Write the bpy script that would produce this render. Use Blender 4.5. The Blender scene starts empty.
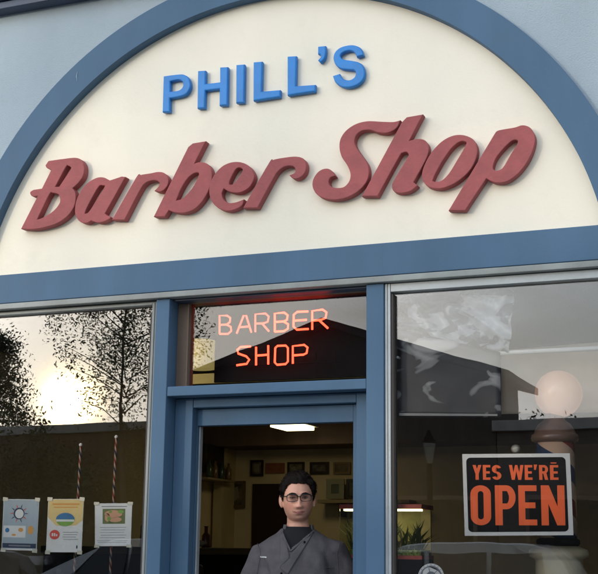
import bpy, bmesh, math, random
from mathutils import Vector, Matrix, noise
from mathutils.bvhtree import BVHTree
random.seed(7)
R = math.radians
SUN_E, SUN_A, SKY_S, EXPO = .55, 1.1, .14, 1.1
scene = bpy.context.scene
COL = scene.collection
for e in ('CYCLES',):
    scene.render.engine = e

# ------------------------------------------------------------------ camera model
D0, CZ = 5.3, 1.5
F, YAW, PITCH, ROLL = 1186.7, .3808, .2158, .0136
def cam_to_world(x, y, z=1.0):
    """camera-frame vector (right, up, forward) to world"""
    c, s = math.cos(ROLL), math.sin(ROLL); x, y = c*x-s*y, s*x+c*y
    X, Y, Z = x, z, y
    c, s = math.cos(PITCH), math.sin(PITCH); Y, Z = c*Y-s*Z, s*Y+c*Z
    c, s = math.cos(YAW), math.sin(YAW); X, Y = c*X-s*Y, s*X+c*Y
    return Vector((X, Y, Z))
CAM = Vector((0, -D0, CZ))
def at(px, py, Y=0.0):
    """point of the plane y = Y measured from the photograph's pixel (px, py)"""
    v = cam_to_world((px-299)/F, -(py-287)/F)
    return CAM + v*((Y+D0)/v.y)

# ------------------------------------------------------------------ materials
def nt(m): return m.node_tree.nodes, m.node_tree.links
MATS = {}
def mat(name, col, rough=.6, var=.06, bump=.02, metal=0, scale=6, dirt=0, spec=.5, streak=False, emit=None, emit_s=0, coat=0, col2=None, fine=60):
    if name in MATS: return MATS[name]
    m = bpy.data.materials.new(name); m.use_nodes = True
    n, l = nt(m); b = n['Principled BSDF']
    b.inputs['Roughness'].default_value = rough
    b.inputs['Metallic'].default_value = metal
    b.inputs['Specular IOR Level'].default_value = spec
    b.inputs['Coat Weight'].default_value = coat
    tc = n.new('ShaderNodeTexCoord')
    no = n.new('ShaderNodeTexNoise'); no.inputs['Scale'].default_value = scale; no.inputs['Detail'].default_value = 6
    if streak:
        mp = n.new('ShaderNodeMapping'); mp.inputs['Scale'].default_value = (1, 1, .15)
        l.new(tc.outputs['Object'], mp.inputs['Vector']); l.new(mp.outputs[0], no.inputs['Vector'])
    else: l.new(tc.outputs['Object'], no.inputs['Vector'])
    cr = n.new('ShaderNodeValToRGB')
    a = tuple(max(0, c*(1-var*2)) for c in col); d = tuple(min(1, c*(1+var)) for c in col)
    if col2: a = col2
    cr.color_ramp.elements[0].position = .3; cr.color_ramp.elements[1].position = .7
    cr.color_ramp.elements[0].color = (*a, 1); cr.color_ramp.elements[1].color = (*d, 1)
    l.new(no.outputs['Fac'], cr.inputs[0]); out = cr.outputs[0]
    if dirt:
        n2 = n.new('ShaderNodeTexNoise'); n2.inputs['Scale'].default_value = scale*2.7; n2.inputs['Detail'].default_value = 10; n2.inputs['Roughness'].default_value = .75
        l.new(tc.outputs['Object'], n2.inputs['Vector'])
        mr = n.new('ShaderNodeMapRange'); mr.inputs[1].default_value = .52; mr.inputs[2].default_value = .78; mr.inputs[4].default_value = dirt
        l.new(n2.outputs['Fac'], mr.inputs[0])
        mx = n.new('ShaderNodeMix'); mx.data_type = 'RGBA'
        l.new(mr.outputs[0], mx.inputs[0]); l.new(out, mx.inputs[6]); mx.inputs[7].default_value = (.16, .14, .11, 1); out = mx.outputs[2]
    l.new(out, b.inputs['Base Color'])
    nr = n.new('ShaderNodeMapRange'); nr.inputs[3].default_value = max(0, rough-.1); nr.inputs[4].default_value = min(1, rough+.12)
    l.new(no.outputs['Fac'], nr.inputs[0]); l.new(nr.outputs[0], b.inputs['Roughness'])
    if bump:
        bn = n.new('ShaderNodeTexNoise'); bn.inputs['Scale'].default_value = fine; bn.inputs['Detail'].default_value = 4
        l.new(tc.outputs['Object'], bn.inputs['Vector'])
        bp = n.new('ShaderNodeBump'); bp.inputs['Strength'].default_value = bump*10; bp.inputs['Distance'].default_value = .004
        l.new(bn.outputs['Fac'], bp.inputs['Height']); l.new(bp.outputs[0], b.inputs['Normal'])
    if emit:
        b.inputs['Emission Color'].default_value = (*emit, 1); b.inputs['Emission Strength'].default_value = emit_s
    MATS[name] = m; return m

def glass(name, refl, tint=(.9, .9, .9), wav=.02, wscale=2.0, rough=0.0):
    if name in MATS: return MATS[name]
    m = bpy.data.materials.new(name); m.use_nodes = True
    n, l = nt(m); n.remove(n['Principled BSDF']); o = n['Material Output']
    t = n.new('ShaderNodeBsdfTransparent'); t.inputs[0].default_value = (*tint, 1)
    g = n.new('ShaderNodeBsdfGlossy'); g.inputs['Roughness'].default_value = rough; g.inputs['Color'].default_value = (1, 1, 1, 1)
    fr = n.new('ShaderNodeFresnel'); fr.inputs['IOR'].default_value = 1.52
    mr = n.new('ShaderNodeMapRange'); mr.inputs[1].default_value = .04; mr.inputs[2].default_value = 1; mr.inputs[3].default_value = refl; mr.inputs[4].default_value = 1
    l.new(fr.outputs[0], mr.inputs[0])
    mx = n.new('ShaderNodeMixShader'); l.new(mr.outputs[0], mx.inputs[0]); l.new(t.outputs[0], mx.inputs[1]); l.new(g.outputs[0], mx.inputs[2])
    tc = n.new('ShaderNodeTexCoord'); no = n.new('ShaderNodeTexNoise'); no.inputs['Scale'].default_value = wscale; no.inputs['Detail'].default_value = 1.5
    l.new(tc.outputs['Object'], no.inputs['Vector'])
    bp = n.new('ShaderNodeBump'); bp.inputs['Strength'].default_value = 1; bp.inputs['Distance'].default_value = wav
    l.new(no.outputs['Fac'], bp.inputs['Height']); l.new(bp.outputs[0], g.inputs['Normal'])
    l.new(mx.outputs[0], o.inputs[0]); MATS[name] = m; return m

def lamp_mat(name, col, s):
    m = bpy.data.materials.new(name); m.use_nodes = True
    n, l = nt(m); n.remove(n['Principled BSDF']); e = n.new('ShaderNodeEmission')
    e.inputs[0].default_value = (*col, 1); e.inputs[1].default_value = s; l.new(e.outputs[0], n['Material Output'].inputs[0]); MATS[name] = m; return m

M_blue = mat('blue_paint', (.074, .142, .230), .6, .08, .018, spec=.22, scale=3, dirt=.10, streak=True)
M_wall = mat('pale_blue_wall', (.355, .43, .485), .8, .05, .10, scale=1.6, dirt=.13, streak=True, fine=140)
M_board = mat('cream_board', (.86, .80, .665), .6, .03, .02, scale=1.5, dirt=.09, spec=.3, streak=True)
M_red = mat('brick_red_paint', (.355, .096, .098), .6, .08, .05, scale=12, dirt=.14, spec=.22)
M_lblue = mat('bright_blue_plastic', (.028, .22, .60), .4, .06, .015, scale=14, spec=.3)
M_alu = mat('aluminium_frame', (.40, .43, .44), .45, .08, .02, metal=.3, scale=5, dirt=.25)
M_trimgrey = mat('grey_flashing', (.27, .29, .28), .55, .15, .03, scale=4, dirt=.4, streak=True)
M_brown = mat('brown_wood', (.17, .115, .08), .6, .15, .04, scale=6, streak=True)
M_darkframe = mat('dark_seal', (.05, .04, .035), .7)
M_navy = mat('navy_metal', (.035, .055, .10), .5, .1)
M_black = mat('black_matt', (.007, .007, .008), .75, spec=.1)
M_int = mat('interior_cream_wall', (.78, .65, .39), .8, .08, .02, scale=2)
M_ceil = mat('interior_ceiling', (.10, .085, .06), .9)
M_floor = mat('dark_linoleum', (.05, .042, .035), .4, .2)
M_white = mat('white_card', (.78, .78, .76), .6, .03, 0)
M_orange = mat('fluorescent_orange', (1, .145, .018), .5, .03, 0, emit=(1, .2, .05), emit_s=.0)
M_skin = mat('skin', (.72, .37, .26), .5, .07, .02, scale=14, fine=200)
M_lip = mat('lips', (.44, .17, .14), .45, .05, 0)
M_hair = mat('dark_hair', (.012, .008, .0065), .75, .3, .1, scale=60, fine=240, spec=.15)
M_jacket = mat('grey_twill', (.105, .094, .100), .85, .12, .09, scale=22, fine=330)
M_shirt = mat('black_cotton', (.007, .007, .009), .9, .1, .03)
M_trouser = mat('dark_trousers', (.03, .03, .038), .9)
M_gl = mat('glasses_frame', (.008, .008, .008), .25, 0, 0)
M_eye = mat('eye_white', (.34, .29, .26), .2, .02, 0)
M_iris = mat('eye_iris', (.03, .02, .012), .15, 0, 0)
G_win = glass('shop_glass', .052, (.985, .985, .98), .0010, 1.4)
G_winr = glass('shop_glass_wavy', .072, (.99, .99, .99), .0006, 2.2)
G_trans = glass('transom_glass', .029, (.97, .97, .97), .0006, 2)
G_dark = glass('window_glass', .12, (.35, .38, .40), .001, 1)

# ------------------------------------------------------------------ object helpers
def link(o, parent=None):
    COL.objects.link(o)
    if parent is not None: o.parent = parent
    return o
def tag(o, label=None, cat=None, group=None, kind=None):
    if label: o['label'] = label
    if cat: o['category'] = cat
    if group: o['group'] = group
    if kind: o['kind'] = kind
    return o
def thing(name, label, cat, loc=(0, 0, 0), rz=0, group=None):
    o = bpy.data.objects.new(name, None); o.empty_display_size = .1; link(o); o.location = loc; o.rotation_euler = (0, 0, rz)
    return tag(o, label, cat, group)
def obj(name, bm, m, parent=None, smooth=False, bevel=0, segs=2):
    """mesh object in world coordinates; when parented, its vertices are moved to the parent's frame"""
    me = bpy.data.meshes.new(name)
    bmesh.ops.recalc_face_normals(bm, faces=bm.faces)
    bm.to_mesh(me); bm.free()
    if parent is not None:
        W = Matrix.LocRotScale(parent.location, parent.rotation_euler, None) if parent.parent is None else Matrix.LocRotScale(parent.parent.location, parent.parent.rotation_euler, None)
        me.transform(W.inverted())
    for q in (m if isinstance(m, (list, tuple)) else [m]): me.materials.append(q)
    if smooth:
        for p in me.polygons: p.use_smooth = True
    o = bpy.data.objects.new(name, me); link(o, parent)
    if bevel:
        b = o.modifiers.new('bevel', 'BEVEL'); b.width = bevel; b.segments = segs; b.limit_method = 'ANGLE'; b.angle_limit = R(40)
        for p in me.polygons: p.use_smooth = True
        w = o.modifiers.new('wn', 'WEIGHTED_NORMAL'); w.keep_sharp = True
    return o
def BM(): return bmesh.new()
def box(bm, x0, x1, y0, y1, z0, z1, mi=0):
    vs = [bm.verts.new(p) for p in ((x0,y0,z0),(x1,y0,z0),(x1,y1,z0),(x0,y1,z0),(x0,y0,z1),(x1,y0,z1),(x1,y1,z1),(x0,y1,z1))]
    for f in ((0,1,2,3),(4,5,6,7),(0,1,5,4),(1,2,6,5),(2,3,7,6),(3,0,4,7)):
        bm.faces.new([vs[i] for i in f]).material_index = mi
    return bm
def boxo(name, dims, m, parent=None, bevel=.003): return obj(name, box(BM(), *dims), m, parent, bevel=bevel)
def tube(bm, pts, r, n=10, closed=False, caps=True, mi=0):
    pts = [Vector(p) for p in pts]; rings = []
    rr = r if isinstance(r, (list, tuple)) else [r]*len(pts)
    up = Vector((0, 0, 1)); prev = None
    for i, p in enumerate(pts):
        a = pts[(i-1) % len(pts)] if (closed or i) else p; b = pts[(i+1) % len(pts)] if (closed or i < len(pts)-1) else p
        t = (b-a).normalized() if (b-a).length > 1e-9 else Vector((0, 0, 1))
        if prev is None:
            u = t.cross(up)
            if u.length < .05: u = t.cross(Vector((1, 0, 0)))
            u.normalize()
        else: u = (prev - t*prev.dot(t)).normalized()
        prev = u; v = t.cross(u)
        rings.append([bm.verts.new(p+(u*math.cos(2*math.pi*k/n)+v*math.sin(2*math.pi*k/n))*rr[i]) for k in range(n)])
    m = len(rings)
    for i in range(m if closed else m-1):
        A, B = rings[i], rings[(i+1) % m]
        for k in range(n): bm.faces.new((A[k], A[(k+1) % n], B[(k+1) % n], B[k])).material_index = mi
    if caps and not closed:
        bm.faces.new(rings[0]).material_index = mi; bm.faces.new(rings[-1]).material_index = mi
    return bm
def lathe(bm, prof, c, n=40, mi=0):
    rings = []
    for r, z in prof:
        rings.append([bm.verts.new((c[0]+r*math.cos(2*math.pi*k/n), c[1]+r*math.sin(2*math.pi*k/n), c[2]+z)) for k in range(n)])
    for A, B in zip(rings, rings[1:]):
        for k in range(n): bm.faces.new((A[k], A[(k+1) % n], B[(k+1) % n], B[k])).material_index = mi
    bm.faces.new(rings[0]).material_index = mi; bm.faces.new(rings[-1]).material_index = mi
    return bm
def ell(bm, c, r, n=16, rot=None, mi=0):
    mt = Matrix.Translation(c) @ (rot.to_4x4() if rot else Matrix()) @ Matrix.Diagonal((*r, 1))
    g = bmesh.ops.create_uvsphere(bm, u_segments=n, v_segments=max(6, n*2//3), radius=1, matrix=mt)
    for v in g['verts']:
        for f in v.link_faces: f.material_index = mi
    return bm
def loft(bm, secs, n=28, mi=0, caps=True):
    """secs: (centre, rx, ry, power) horizontal super-ellipses"""
    rings = []
    for s in secs:
        c, rx, ry = Vector(s[0]), s[1], s[2]; pw = s[3] if len(s) > 3 else 2
        ring = []
        for k in range(n):
            a = 2*math.pi*k/n; ca, sa = math.cos(a), math.sin(a)
            q = (abs(ca)**pw+abs(sa)**pw)**(-1/pw)
            ring.append(bm.verts.new(c+Vector((rx*ca*q, ry*sa*q, 0))))
        rings.append(ring)
    for A, B in zip(rings, rings[1:]):
        for k in range(n): bm.faces.new((A[k], A[(k+1) % n], B[(k+1) % n], B[k])).material_index = mi
    if caps: bm.faces.new(rings[0]); bm.faces.new(rings[-1])
    return bm
def flat(bm, pts, mi=0):
    bm.faces.new([bm.verts.new(p) for p in pts]).material_index = mi; return bm
def prism(bm, pts, y0, y1, mi=0):
    """closed outline of (x, z) points extruded along y"""
    a = [bm.verts.new((x, y0, z)) for x, z in pts]; b = [bm.verts.new((x, y1, z)) for x, z in pts]
    bm.faces.new(a).material_index = mi; bm.faces.new(b).material_index = mi; n = len(pts)
    for i in range(n): bm.faces.new((a[i], a[(i+1) % n], b[(i+1) % n], b[i])).material_index = mi
    return bm

def smooth_outline(pts, sub=6):
    """Catmull-Rom through the points; a third value of 1 marks a corner"""
    n = len(pts); out = []
    P = [Vector((p[0], p[1])) for p in pts]; cn = [len(p) > 2 for p in pts]
    for i in range(n):
        p1, p2 = P[i], P[(i+1) % n]
        p0 = P[i-1] if not cn[i] else p1; p3 = P[(i+2) % n] if not cn[(i+1) % n] else p2
        m = sub if not (cn[i] and cn[(i+1) % n]) else 1
        for k in range(m):
            t = k/m
            out.append(.5*((2*p1)+(p2-p0)*t+(2*p0-5*p1+4*p2-p3)*t*t+(3*p1-p0-3*p2+p3)*t**3))
    return out
def extruded(name, outlines, m, yf, yb, bevel, parent):
    """outlines in (X, Z); front face at y = yf, back at y = yb, real bevelled thickness"""
    cu = bpy.data.curves.new(name, 'CURVE'); cu.dimensions = '2D'; cu.fill_mode = 'BOTH'
    for ol in outlines:
        sp = cu.splines.new('POLY'); sp.points.add(len(ol)-1); sp.use_cyclic_u = True
        for q, p in zip(sp.points, ol): q.co = (p[0], p[1], 0, 1)
    cu.extrude = (yb-yf)/2-bevel; cu.bevel_depth = bevel; cu.bevel_resolution = 2; cu.offset = -bevel+(.0032 if yf < .02 else .001)
    t = bpy.data.objects.new('tmp', cu); COL.objects.link(t)
    dg = bpy.context.evaluated_depsgraph_get(); me = bpy.data.meshes.new_from_object(t.evaluated_get(dg))
    bpy.data.objects.remove(t); me.name = name
    mid = (yf+yb)/2
    for v in me.vertices: v.co = Vector((v.co.x, mid-v.co.z, v.co.y))
    bm = BM(); bm.from_mesh(me); bmesh.ops.remove_doubles(bm, verts=bm.verts, dist=1e-5)
    for f in bm.faces: f.smooth = False
    o = obj(name, bm, m, parent); return o

# ------------------------------------------------------------------ shop front
AX, AZ, R1, R2 = -.442*D0, CZ+.2103*D0, .3565*D0, .3262*D0      # arch centre and radii
ZB1 = (at(100, 0, 0).z*0 + sum(at(*p).z for p in ((0,275.3),(299,250.3),(598,224.8)))/3)
ZB0 = sum(at(*p).z for p in ((0,303.5),(299,281.5),(598,260.3)))/3
ZS0 = sum(at(*p, .02).z for p in ((0,310.8),(598,269)))/2
XLa = at(143.5, 540).x; XLb = at(146.8, 540).x; XLc = at(162.3, 500).x
XRa = at(366.0, 440).x; XRb = at(384, 440).x; XRc = at(391.2, 440).x
ZT1, ZT0 = at(265, 382.5).z, at(265, 392.5).z
print('beam', ZB0, ZB1, 'strip', ZS0, 'posts', XLa, XLb, XLc, XRa, XRb, XRc, 'transom bar', ZT0, ZT1, 'arch', AX, AZ, R1, R2)
BX0, BX1 = -5.6, 1.1; ZTOP = 5.6
WX0, WX1 = AX-1.72, AX+1.78           # outer window edges
shop = thing('barber_shop_building', 'pale blue barber shop building with a dark blue arch over its windows and open doorway', 'building', (AX, 0, 0))
def bp(name, dims, m=M_blue, parent=shop, bevel=.004): return boxo(name, dims, m, parent, bevel)

def arc(r, n=96):
    a0 = math.asin(max(-1, min(1, (ZB1-.0-AZ)/r)))
    return [(AX+r*math.cos(a0+(math.pi-2*a0)*k/n), AZ+r*math.sin(a0+(math.pi-2*a0)*k/n)) for k in range(n+1)]
chip = [at(77.5, 71.5, -.0015), at(76.6, 76, -.0015), at(77.2, 81, -.0015)]
obj('paint_chip', tube(BM(), chip, [.0012, .003, .0012], 6), M_wall, shop)
# wall above beam with an arched hole (one outline)
ao = arc(R1-.02)
bm = BM()
left = [(BX0, ZB1), (BX0, ZTOP), (BX1, ZTOP), (BX1, ZB1)] + ao
prism(bm, left, .035, .25)
bmesh.ops.triangulate(bm, faces=[f for f in bm.faces if len(f.verts) > 4])
obj('facade_wall', bm, M_wall, shop)
# arch trim
ro, ri = arc(R1), arc(R2)
bm = BM(); prism(bm, ro+ri[::-1], 0, .12); bmesh.ops.triangulate(bm, faces=[f for f in bm.faces if len(f.verts) > 4])
obj('arch_trim', bm, M_blue, shop, bevel=.004)
bp('beam', (BX0, BX1, -.004, .25, ZB0, ZB1))
bp('beam_flashing', (BX0+.9, BX1-.3, -.022, .05, ZS0, ZB0-.006), M_trimgrey)
bp('window_head', (WX0, XLc, .03, .14, ZS0-.012, ZS0-.001), M_trimgrey, bevel=.002)
XO0, XO1 = XLc, XRa       # door recess
bp('post', (XLb, XLc, 0, .16, 0, ZS0-.002)); bp('post', (XRa, XRb, 0, .16, 0, ZS0-.002))
bp('pier', (BX0, WX0, .03, .25, 0, ZS0-.002), M_wall); bp('pier', (WX1, BX1, .03, .25, 0, ZS0-.002), M_wall)
bp('bulkhead', (WX0, XLb-.001, .02, .22, 0, .55)); bp('bulkhead', (XRb+.001, WX1, .02, .22, 0, .55))
bp('transom_bar', (XLc+.001, XRa-.001, .004, .16, ZT0, ZT1))
# transom frame and pane
TY = .095
tf = obj('transom_window', box(box(BM(), XLc+.001, at(188, 340, TY).x, TY, TY+.07, ZT1+.001, ZS0-.012), at(188, 340, TY).x+.001, XRa-.001, TY+.001, TY+.07, at(275, 297, TY).z, ZS0-.012), M_brown, shop, bevel=.003)
bp('pane', (at(188, 340, TY).x-.005, XRa-.002, TY+.03, TY+.036, ZT1-.004, at(275, 297, TY).z+.006), G_trans, tf, 0)
bp('transom_soffit', (XLc+.001, XRa-.001, .03, .2, ZS0-.011, ZS0-.002), M_navy, bevel=.001)
# door frame: outer frame, then a deeper stop with a tall head
OY, IY = .10, .15
ox0, ox1, oz = at(190.5, 480, OY).x, at(356, 480, OY).x, at(275, 405, OY).z
ix0, ix1, iz = at(195.8, 480, IY).x, at(353, 480, IY).x, at(275, 423.7, IY).z
bm = BM(); box(bm, XLc+.001, ox0, OY, OY+.12, .1, ZT0-.002); box(bm, ox1, XRa-.001, OY, OY+.12, .1, ZT0-.002); box(bm, ox0+.0005, ox1-.0005, OY+.002, OY+.12, oz, ZT0-.002)
df = obj('door_frame', bm, M_blue, shop, bevel=.004)
bm = BM(); box(bm, ox0+.001, ix0, IY, IY+.06, .1, oz-.002); box(bm, ix1, ox1-.001, IY, IY+.06, .1, oz-.002); box(bm, ix0+.0005, ix1-.0005, IY+.001, IY+.06, iz, oz-.002)
obj('door_stop', bm, M_blue, df, bevel=.003)
bp('weather_strip', (ix0+.0005, ix0+.008, IY+.02, IY+.05, .1, iz-.002), M_alu, df, .001)
bp('threshold', (XLc+.001, XRa-.001, .0, .3, 0, .1), M_trimgrey)
# windows
def window(x0, x1, z0, z1, g, side):
    bm = BM(); w = .028
    box(bm, x0, x1, .012, .075, z0, z0+.05); box(bm, x0, x0+w, .012, .075, z0+.051, z1); box(bm, x1-w, x1, .012, .075, z0+.051, z1)
    box(bm, x0+w+.001, x1-w-.001, .014, .075, z1-(.04 if side > 0 else .012), z1)
    for xa in ((x0+w*.45, x1-w*.45)): box(bm, xa-.002, xa+.002, .007, .0115, z0+.05, z1)
    f = obj('window', bm, M_alu if side > 0 else M_trimgrey, shop, bevel=.002)
    bm = BM()
    e = .012
    bm.free()
    for xg in (x0+w, x1-w-e): obj('gasket', box(BM(), xg, xg+e, .02, .075, z0+.05, z1-.05), M_darkframe, f)
    bm = BM(); flat(bm, [(x0+w, .05, z0+.05), (x1-w, .05, z0+.05), (x1-w, .05, z1-.01), (x0+w, .05, z1-.01)])
    bmesh.ops.solidify(bm, geom=bm.faces[:], thickness=.0)
    bm.free(); bm = BM(); box(bm, x0+w-.002, x1-w+.002, .050, .056, z0+.048, z1-.009)
    obj('pane', bm, g, f)
window(WX0, XLb-.001, .55, ZS0-.013, G_win, -1)
window(XRb+.001, WX1, .55, ZS0-.003, G_winr, 1)
# cornice along the top left of the picture
ca, cb = at(0, 12.5, -.02), at(64, -.5, -.02)
zc = (ca.z+cb.z)/2; print('cornice', ca, cb)
bm = BM(); prism(bm, [(0, 0)], 0, 0) if False else None
cor = BM()
for y0, z0, z1 in ((-.05, 0, .045), (-.075, .05, .085), (-.11, .09, .16), (-.16, .165, .30)):
    box(cor, BX0-.03, BX1+.03, y0, .034, zc+z0, zc+z1)
obj('cornice', cor, M_navy, shop, bevel=.006)
# rest of the building shell
bp('side_wall', (BX0, BX0+.2, .255, 6, 0, ZTOP), M_wall); bp('side_wall', (BX1-.2, BX1, .255, 6, 0, ZTOP), M_wall)
bp('back_wall', (BX0, BX1, 6.0, 6.2, 0, ZTOP), M_wall); bp('roof', (BX0, BX1, .25, 6.2, ZTOP-.2, ZTOP-.001), M_trimgrey)
# interior room
IXL, IXR, IYB, IZC = -5.1, .85, 5.5, 2.72
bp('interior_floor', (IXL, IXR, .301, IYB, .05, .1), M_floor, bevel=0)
bp('interior_wall', (IXL, IXR, IYB, IYB+.1, .1, 3.2), M_int, bevel=0)
bp('interior_wall', (IXL-.1, IXL, .26, IYB, .1, 3.2), M_int, bevel=0)
bp('interior_wall', (IXR, IXR+.1, .26, IYB, .1, 3.2), M_int, bevel=0)
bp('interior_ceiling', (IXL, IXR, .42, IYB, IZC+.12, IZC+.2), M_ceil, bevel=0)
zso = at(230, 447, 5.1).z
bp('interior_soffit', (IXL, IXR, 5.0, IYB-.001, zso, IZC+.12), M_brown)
dz = at(268, 484, IYB); d0, d1 = at(253, 520, IYB).x, at(290, 520, IYB).x
bp('inner_doorway', (d0, d1, IYB-.03, IYB-.001, .1, dz.z), mat('dark_maroon', (.035, .015, .014), .8))
bp('skirting', (IXL+.002, d0-.01, IYB-.02, IYB-.002, .1, .22), M_brown)
# ------------------------------------------------------------------ the shop sign
YB = .058
sign = thing('shop_sign', 'cream half round sign board reading PHILL\'S Barber Shop in raised letters', 'sign', (AX, .06, AZ))
rs = arc(R2+.03)
bm = BM(); prism(bm, [(x, max(z, ZB1-.0)) for x, z in rs], YB, YB+.03); bmesh.ops.triangulate(bm, faces=[f for f in bm.faces if len(f.verts) > 4])
obj('sign_panel', bm, M_board, sign)
c = 1
LET = {
 'B': ((15,150), 6.375, [[(205,112),(196,98,c),(213,72,c),(300,60),(385,52),(425,72),(438,115),(430,165),(400,208),(362,243,c),(380,272),(383,315),(370,365),(330,420),(265,465),(185,490),(110,502),(42,499,c),(148,290,c),(110,291),(98,270),(118,256,c),(172,248,c),(234,124,c)],
                         [(322,105),(340,97),(357,108),(352,130),(282,236,c),(250,238,c)], [(215,282),(240,270),(275,278),(288,300),(285,340),(245,390),(180,432),(135,448,c)]]),
 'a': ((70,160), 7.175, [[(150,150),(200,128),(245,130),(278,152,c),(370,121,c),(392,124,c),(246,384,c),(262,400),(287,412),(250,435),(200,445),(152,430,c),(120,447),(85,445),(55,420),(38,375),(45,300),(75,230),(110,182)],
                         [(205,185),(235,178),(250,193),(190,290),(135,375),(100,388,c),(115,345),(160,260)]]),
 'r': ((110,150), 7.175, [[(18,497,c),(185,205),(215,183),(290,170),(345,160),(385,168),(412,200),(412,240),(392,275),(360,295),(325,290,c),(350,262),(358,235),(335,215),(295,215),(250,235),(212,285),(102,497,c)]]),
 'b': ((150,135), 6.375, [[(28,517,c),(245,78,c),(272,56,c),(350,43,c),(275,188,c),(320,175),(365,188),(388,225),(390,280),(370,350),(330,420),(280,470),(220,492),(160,490),(118,475,c),(92,516,c)],
                         [(160,422,c),(195,340),(240,270),(285,238),(312,240),(308,268),(270,340),(210,405)]]),
 'e': ((200,150), 5.436, [[(234,272,c),(226,298),(195,318),(150,328),(100,312),(62,270),(52,215),(68,155),(110,100),(160,72),(215,68),(262,88),(290,130),(287,165),(260,205),(215,228),(165,225),(128,205,c),(115,235),(125,270),(155,290),(195,286)],
                         [(155,180),(165,150),(190,105),(212,92),(233,102),(230,122),(205,160),(180,187),(160,190)]]),
 'R': ((200,150), 5.436, [[(238,312,c),(372,78),(395,57),(455,44),(520,38),(560,50),(575,85),(565,125),(535,150),(508,152),(490,138,c),(515,126),(522,105),(505,85),(465,85),(425,110),(395,155),(310,311,c)]]),
 'S': ((305,115), 6.378, [[(602,38,c),(560,47),(480,45),(400,42),(330,58),(270,95),(232,145),(222,200),(235,260),(270,315),(292,370),(285,420),(250,460),(200,468),(160,455),(147,425),(158,398),(187,385,c),(160,352),(125,345),(85,365),(55,410),(52,460),(80,505),(130,530),(200,536),(270,520),(340,480),(390,420),(404,360),(393,310),(360,260),(325,210),(312,170),(325,125),(365,95),(420,92),(470,108),(530,108),(580,80)]]),
 'h': ((360,110), 6.04, [[(16,517,c),(255,75,c),(283,46,c),(374,30,c),(290,192,c),(340,178),(385,183),(410,215),(407,265),(375,335),(318,437,c),(342,455,c),(305,485),(250,498),(210,490),(196,462),(210,420),(285,295),(296,268),(282,250),(255,255),(232,282),(104,516,c)]]),
 'o': ((415,120), 4.784, [[(35,260),(50,210),(85,150),(135,100),(190,75),(245,78),(285,105),(295,155),(275,215),(235,265),(180,305),(120,325),(70,318),(42,292)],
                         [(80,292,c),(95,255),(135,185),(175,130),(215,100),(247,104),(240,130),(205,190),(165,255),(130,290),(98,298)]]),
 'p': ((415,120), 4.784, [[(165,430,c),(385,63,c),(402,51),(475,38),(515,27),(550,40),(571,80),(565,130),(540,190),(495,250),(440,290),(385,296),(340,275,c),(238,430,c)],
                         [(370,225),(385,180),(425,130),(465,95),(492,95),(490,118),(460,165),(425,225),(400,243),(378,242)]]),
}
lname = {'B': 'letter_b', 'a': 'letter_a', 'r': 'letter_r', 'b': 'letter_b', 'e': 'letter_e', 'R': 'letter_r', 'S': 'letter_s', 'h': 'letter_h', 'o': 'letter_o', 'p': 'letter_p'}
def proj(ols, org, s, Y):
    out = []
    for ol in ols:
        out.append([(w.x, w.z) for w in (at(org[0]+p[0]/s, org[1]+p[1]/s, Y) for p in smooth_outline(ol))])
    return out
for k, (org, s, ols) in LET.items():
    extruded(lname[k], proj(ols, org, s, .012), M_red, .012, YB-.001, .004, sign)
PH = [
 ('letter_p', (155,60), 8.543, [[(66,445,c),(126,443,c),(126,328,c),(215,312),(268,290),(298,245),(302,200),(286,152),(245,126),(195,125),(75,140,c)], [(130,183,c),(200,170),(233,183),(243,212),(230,243),(195,264),(130,272,c)]]),
 ('letter_h', (150,30), 4.983, [[(240,205,c),(277,203,c),(276,270,c),(350,261,c),(350,187,c),(388,185,c),(385,374,c),(347,377,c),(348,293,c),(275,302,c),(272,389,c),(237,391,c)]]),
 ('letter_i', (150,30), 4.983, [[(431,175,c),(471,172,c),(468,361,c),(430,364,c)]]),
 ('letter_l', (225,50), 5.98, [[(172,74,c),(223,70,c),(218,250,c),(331,240,c),(329,280,c),(171,304,c)]]),
 ('letter_l', (225,50), 5.98, [[(375,40,c),(427,37,c),(423,217,c),(541,209,c),(539,247,c),(375,272,c)]]),
 ('apostrophe', (310,40), 9.567, [[(78,65,c),(150,58,c),(152,120),(137,180),(98,217,c),(78,195,c),(106,160),(100,140),(78,135,c)]]),
 ('letter_s', (310,40), 9.567, [[(513,145,c),(490,85),(435,55),(370,52),(290,75),(240,120),(226,180),(250,240),(300,275),(380,285),(425,290),(440,320),(425,360),(380,385),(330,380),(300,355),(285,325,c),(220,345,c),(245,405),(300,445),(370,455),(450,432),(505,385),(525,320),(510,250),(465,215),(400,200),(330,190),(300,175),(292,145),(330,112),(385,102),(428,120),(448,162,c)]]),
]
for n_, org, s, ols in PH:
    extruded(n_, proj(ols, org, s, .030), M_lblue, .026, YB-.001, .007, sign)

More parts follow.
